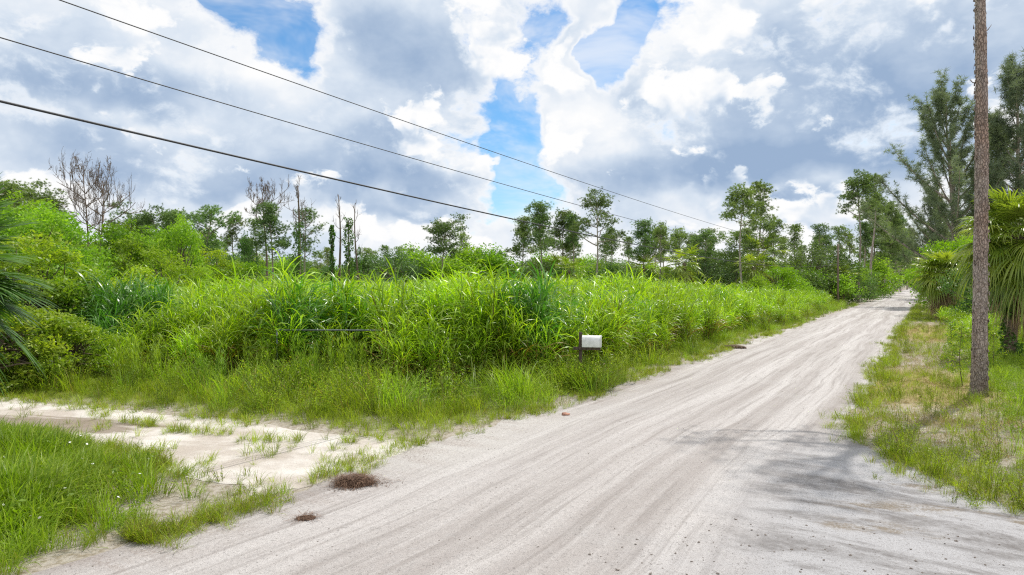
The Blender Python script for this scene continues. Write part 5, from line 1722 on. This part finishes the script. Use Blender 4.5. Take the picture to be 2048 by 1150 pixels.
for nm, geo_, mt in (('box', mail_shell(0.05, 0.555, 0.27, 0.325), 'white_metal'), ('door', mail_shell(0.5575, 0.59, 0.282, 0.337), 'white_metal')):
    o = link(nm, geo_.mesh('mail_' + nm, M[mt], False), mb, (0, -0.14 + 0.05, zb))
    bevel(o, 0.008)
    if nm == 'box':
        gh = Geo(); tube(gh, [(0.575, -0.02, 0.29), (0.615, -0.02, 0.30), (0.615, 0.02, 0.30), (0.575, 0.02, 0.29)], 0.006, 5)
    else:
        link('handle', gh.mesh('mail_handle', M['galv'], True), o)

# pipe gate lost in the cane
ga = empty('pipe_gate', (gp(775, 757)[0], 0, 0))
YG = 20.7
ga.location = (at(776, YG), YG, 0)
ga.rotation_euler = (0, 0, R(4))
tag(ga, 'galvanised pipe gate lost in the cane, only its top rail clear', 'gate')
ztop = hgt(661, YG)
g = Geo(); tube(g, [(0, 0, ztop), (-1.2, 0, ztop + 0.015), (-3.3, 0, ztop + 0.03)], 0.024, 8)
link('top_rail', g.mesh('gate_rail', M['galv'], True), ga)
g = Geo(); tube(g, [(-3.3, 0.03, -0.1), (-3.3, 0.03, ztop + 0.05)], 0.03, 8)
link('hinge_post', g.mesh('gate_post', M['galv'], True), ga)

# litter: clumps of pine needles, a red stone, a rotten log heap
def litter(px, py, rad, hh, n, seed, name, label, cat):
    r = np.random.default_rng(seed)
    x, y = gp(px, py)
    g = Geo()
    a = r.random(n) * 6.28
    q = rad * np.sqrt(r.random(n)) * (1 + 0.25 * np.sin(a * 3 + seed) + 0.15 * np.sin(a * 5 + 2 * seed)) * np.where(r.random(n) < 0.22, 1 + 1.1 * r.random(n), 1)
    z = hh * (1 - (q / rad / 1.2) ** 2).clip(0) * r.random(n) ** 0.4 + 0.012
    b = np.stack([np.cos(a) * q, np.sin(a) * q * 0.8, z], 1)
    blades(g, b, r.random(n) * 6.28, r.normal(size=n) * 0.25, 0.10 + 0.12 * r.random(n), 0.006, 0.5, 2, r.random(n))
    m = 14
    th = np.arange(m) / m * 6.28
    V = [(0, 0, hh * 0.7)] + [(math.cos(t) * rad * 0.6, math.sin(t) * rad * 0.5, hh * 0.35) for t in th] + [(math.cos(t) * rad * 0.9, math.sin(t) * rad * 0.72, 0.008) for t in th]
    tr = [(0, 1 + k, 1 + (k + 1) % m) for k in range(m)]
    qd = [(1 + k, 1 + m + k, 1 + m + (k + 1) % m, 1 + (k + 1) % m) for k in range(m)]
    g.add(V, qd, tr, 0.1)
    return tag(link(name, g.mesh(name, M['needle_litter']), None, (x, y, 0.01)), label, cat)
litter(710, 968, 0.33, 0.12, 1500, 1, 'needle_clump', 'brown clump of pine needles on the near road edge', 'plant litter')
litter(612, 1038, 0.14, 0.03, 120, 2, 'needle_scrap', 'small scrap of brown needles in front of the big clump', 'plant litter')
litter(1235, 760, 0.34, 0.02, 160, 4, 'needle_scatter', 'thin scatter of brown needles on the road edge below the mailbox', 'plant litter')
def rock(name, px, py, s, mat, label, cat, seed):
    r = np.random.default_rng(seed)
    n, m = 7, 12
    ph, th = np.meshgrid(np.linspace(0.02, PI - 0.02, n), np.arange(m) / m * 6.28, indexing='ij')
    d = np.stack([np.sin(ph) * np.cos(th), np.sin(ph) * np.sin(th), np.cos(ph)], -1)
    rr = 1 + 0.18 * np.sin(d[..., 0] * 4 + seed) + 0.14 * np.sin(d[..., 1] * 6 + d[..., 2] * 3) + 0.05 * r.normal(size=ph.shape)
    V = (d * rr[..., None] * np.array(s)).reshape(-1, 3)
    i = np.arange(n - 1)[:, None] * m
    j = np.arange(m)[None]
    k = (j + 1) % m
    q = np.stack([i + j, i + m + j, i + m + k, i + k], -1).reshape(-1, 4)
    x, y = gp(px, py)
    return tag(link(name, Geo().add(V, q).mesh(name, M[mat]), None, (x, y, s[2] * 0.55)), label, cat)
rock('red_stone', 1131, 831, (0.10, 0.07, 0.045), 'red_stone', 'small reddish stone lying on the road edge', 'stone', 3)
x, y = gp(1468, 697)
lg_ = empty('rotten_log', (x, y, -0.02), R(-22), 0.62)
tag(lg_, 'rotten log heap on the road edge where the weeds end', 'log')
g = Geo(); tube(g, [(-0.7, 0, 0.12), (-0.1, 0.05, 0.16), (0.5, 0.0, 0.13), (0.85, 0.05, 0.1)], [0.13, 0.17, 0.15, 0.08], 9)
link('stem', g.mesh('log_stem', M['log'], True), lg_)
g = Geo()
for k in range(9):
    a = k * 0.7
    tube(g, [(-0.2 + 0.1 * k, 0, 0.12), (-0.2 + 0.1 * k + 0.2 * math.cos(a), -0.25 * abs(math.sin(a)) - 0.1, 0.22), (-0.2 + 0.1 * k + 0.45 * math.cos(a), -0.5 * abs(math.sin(a)) - 0.1, 0.04)], [0.035, 0.025, 0.01], 5)
link('branches', g.mesh('log_branches', M['log'], True), lg_)
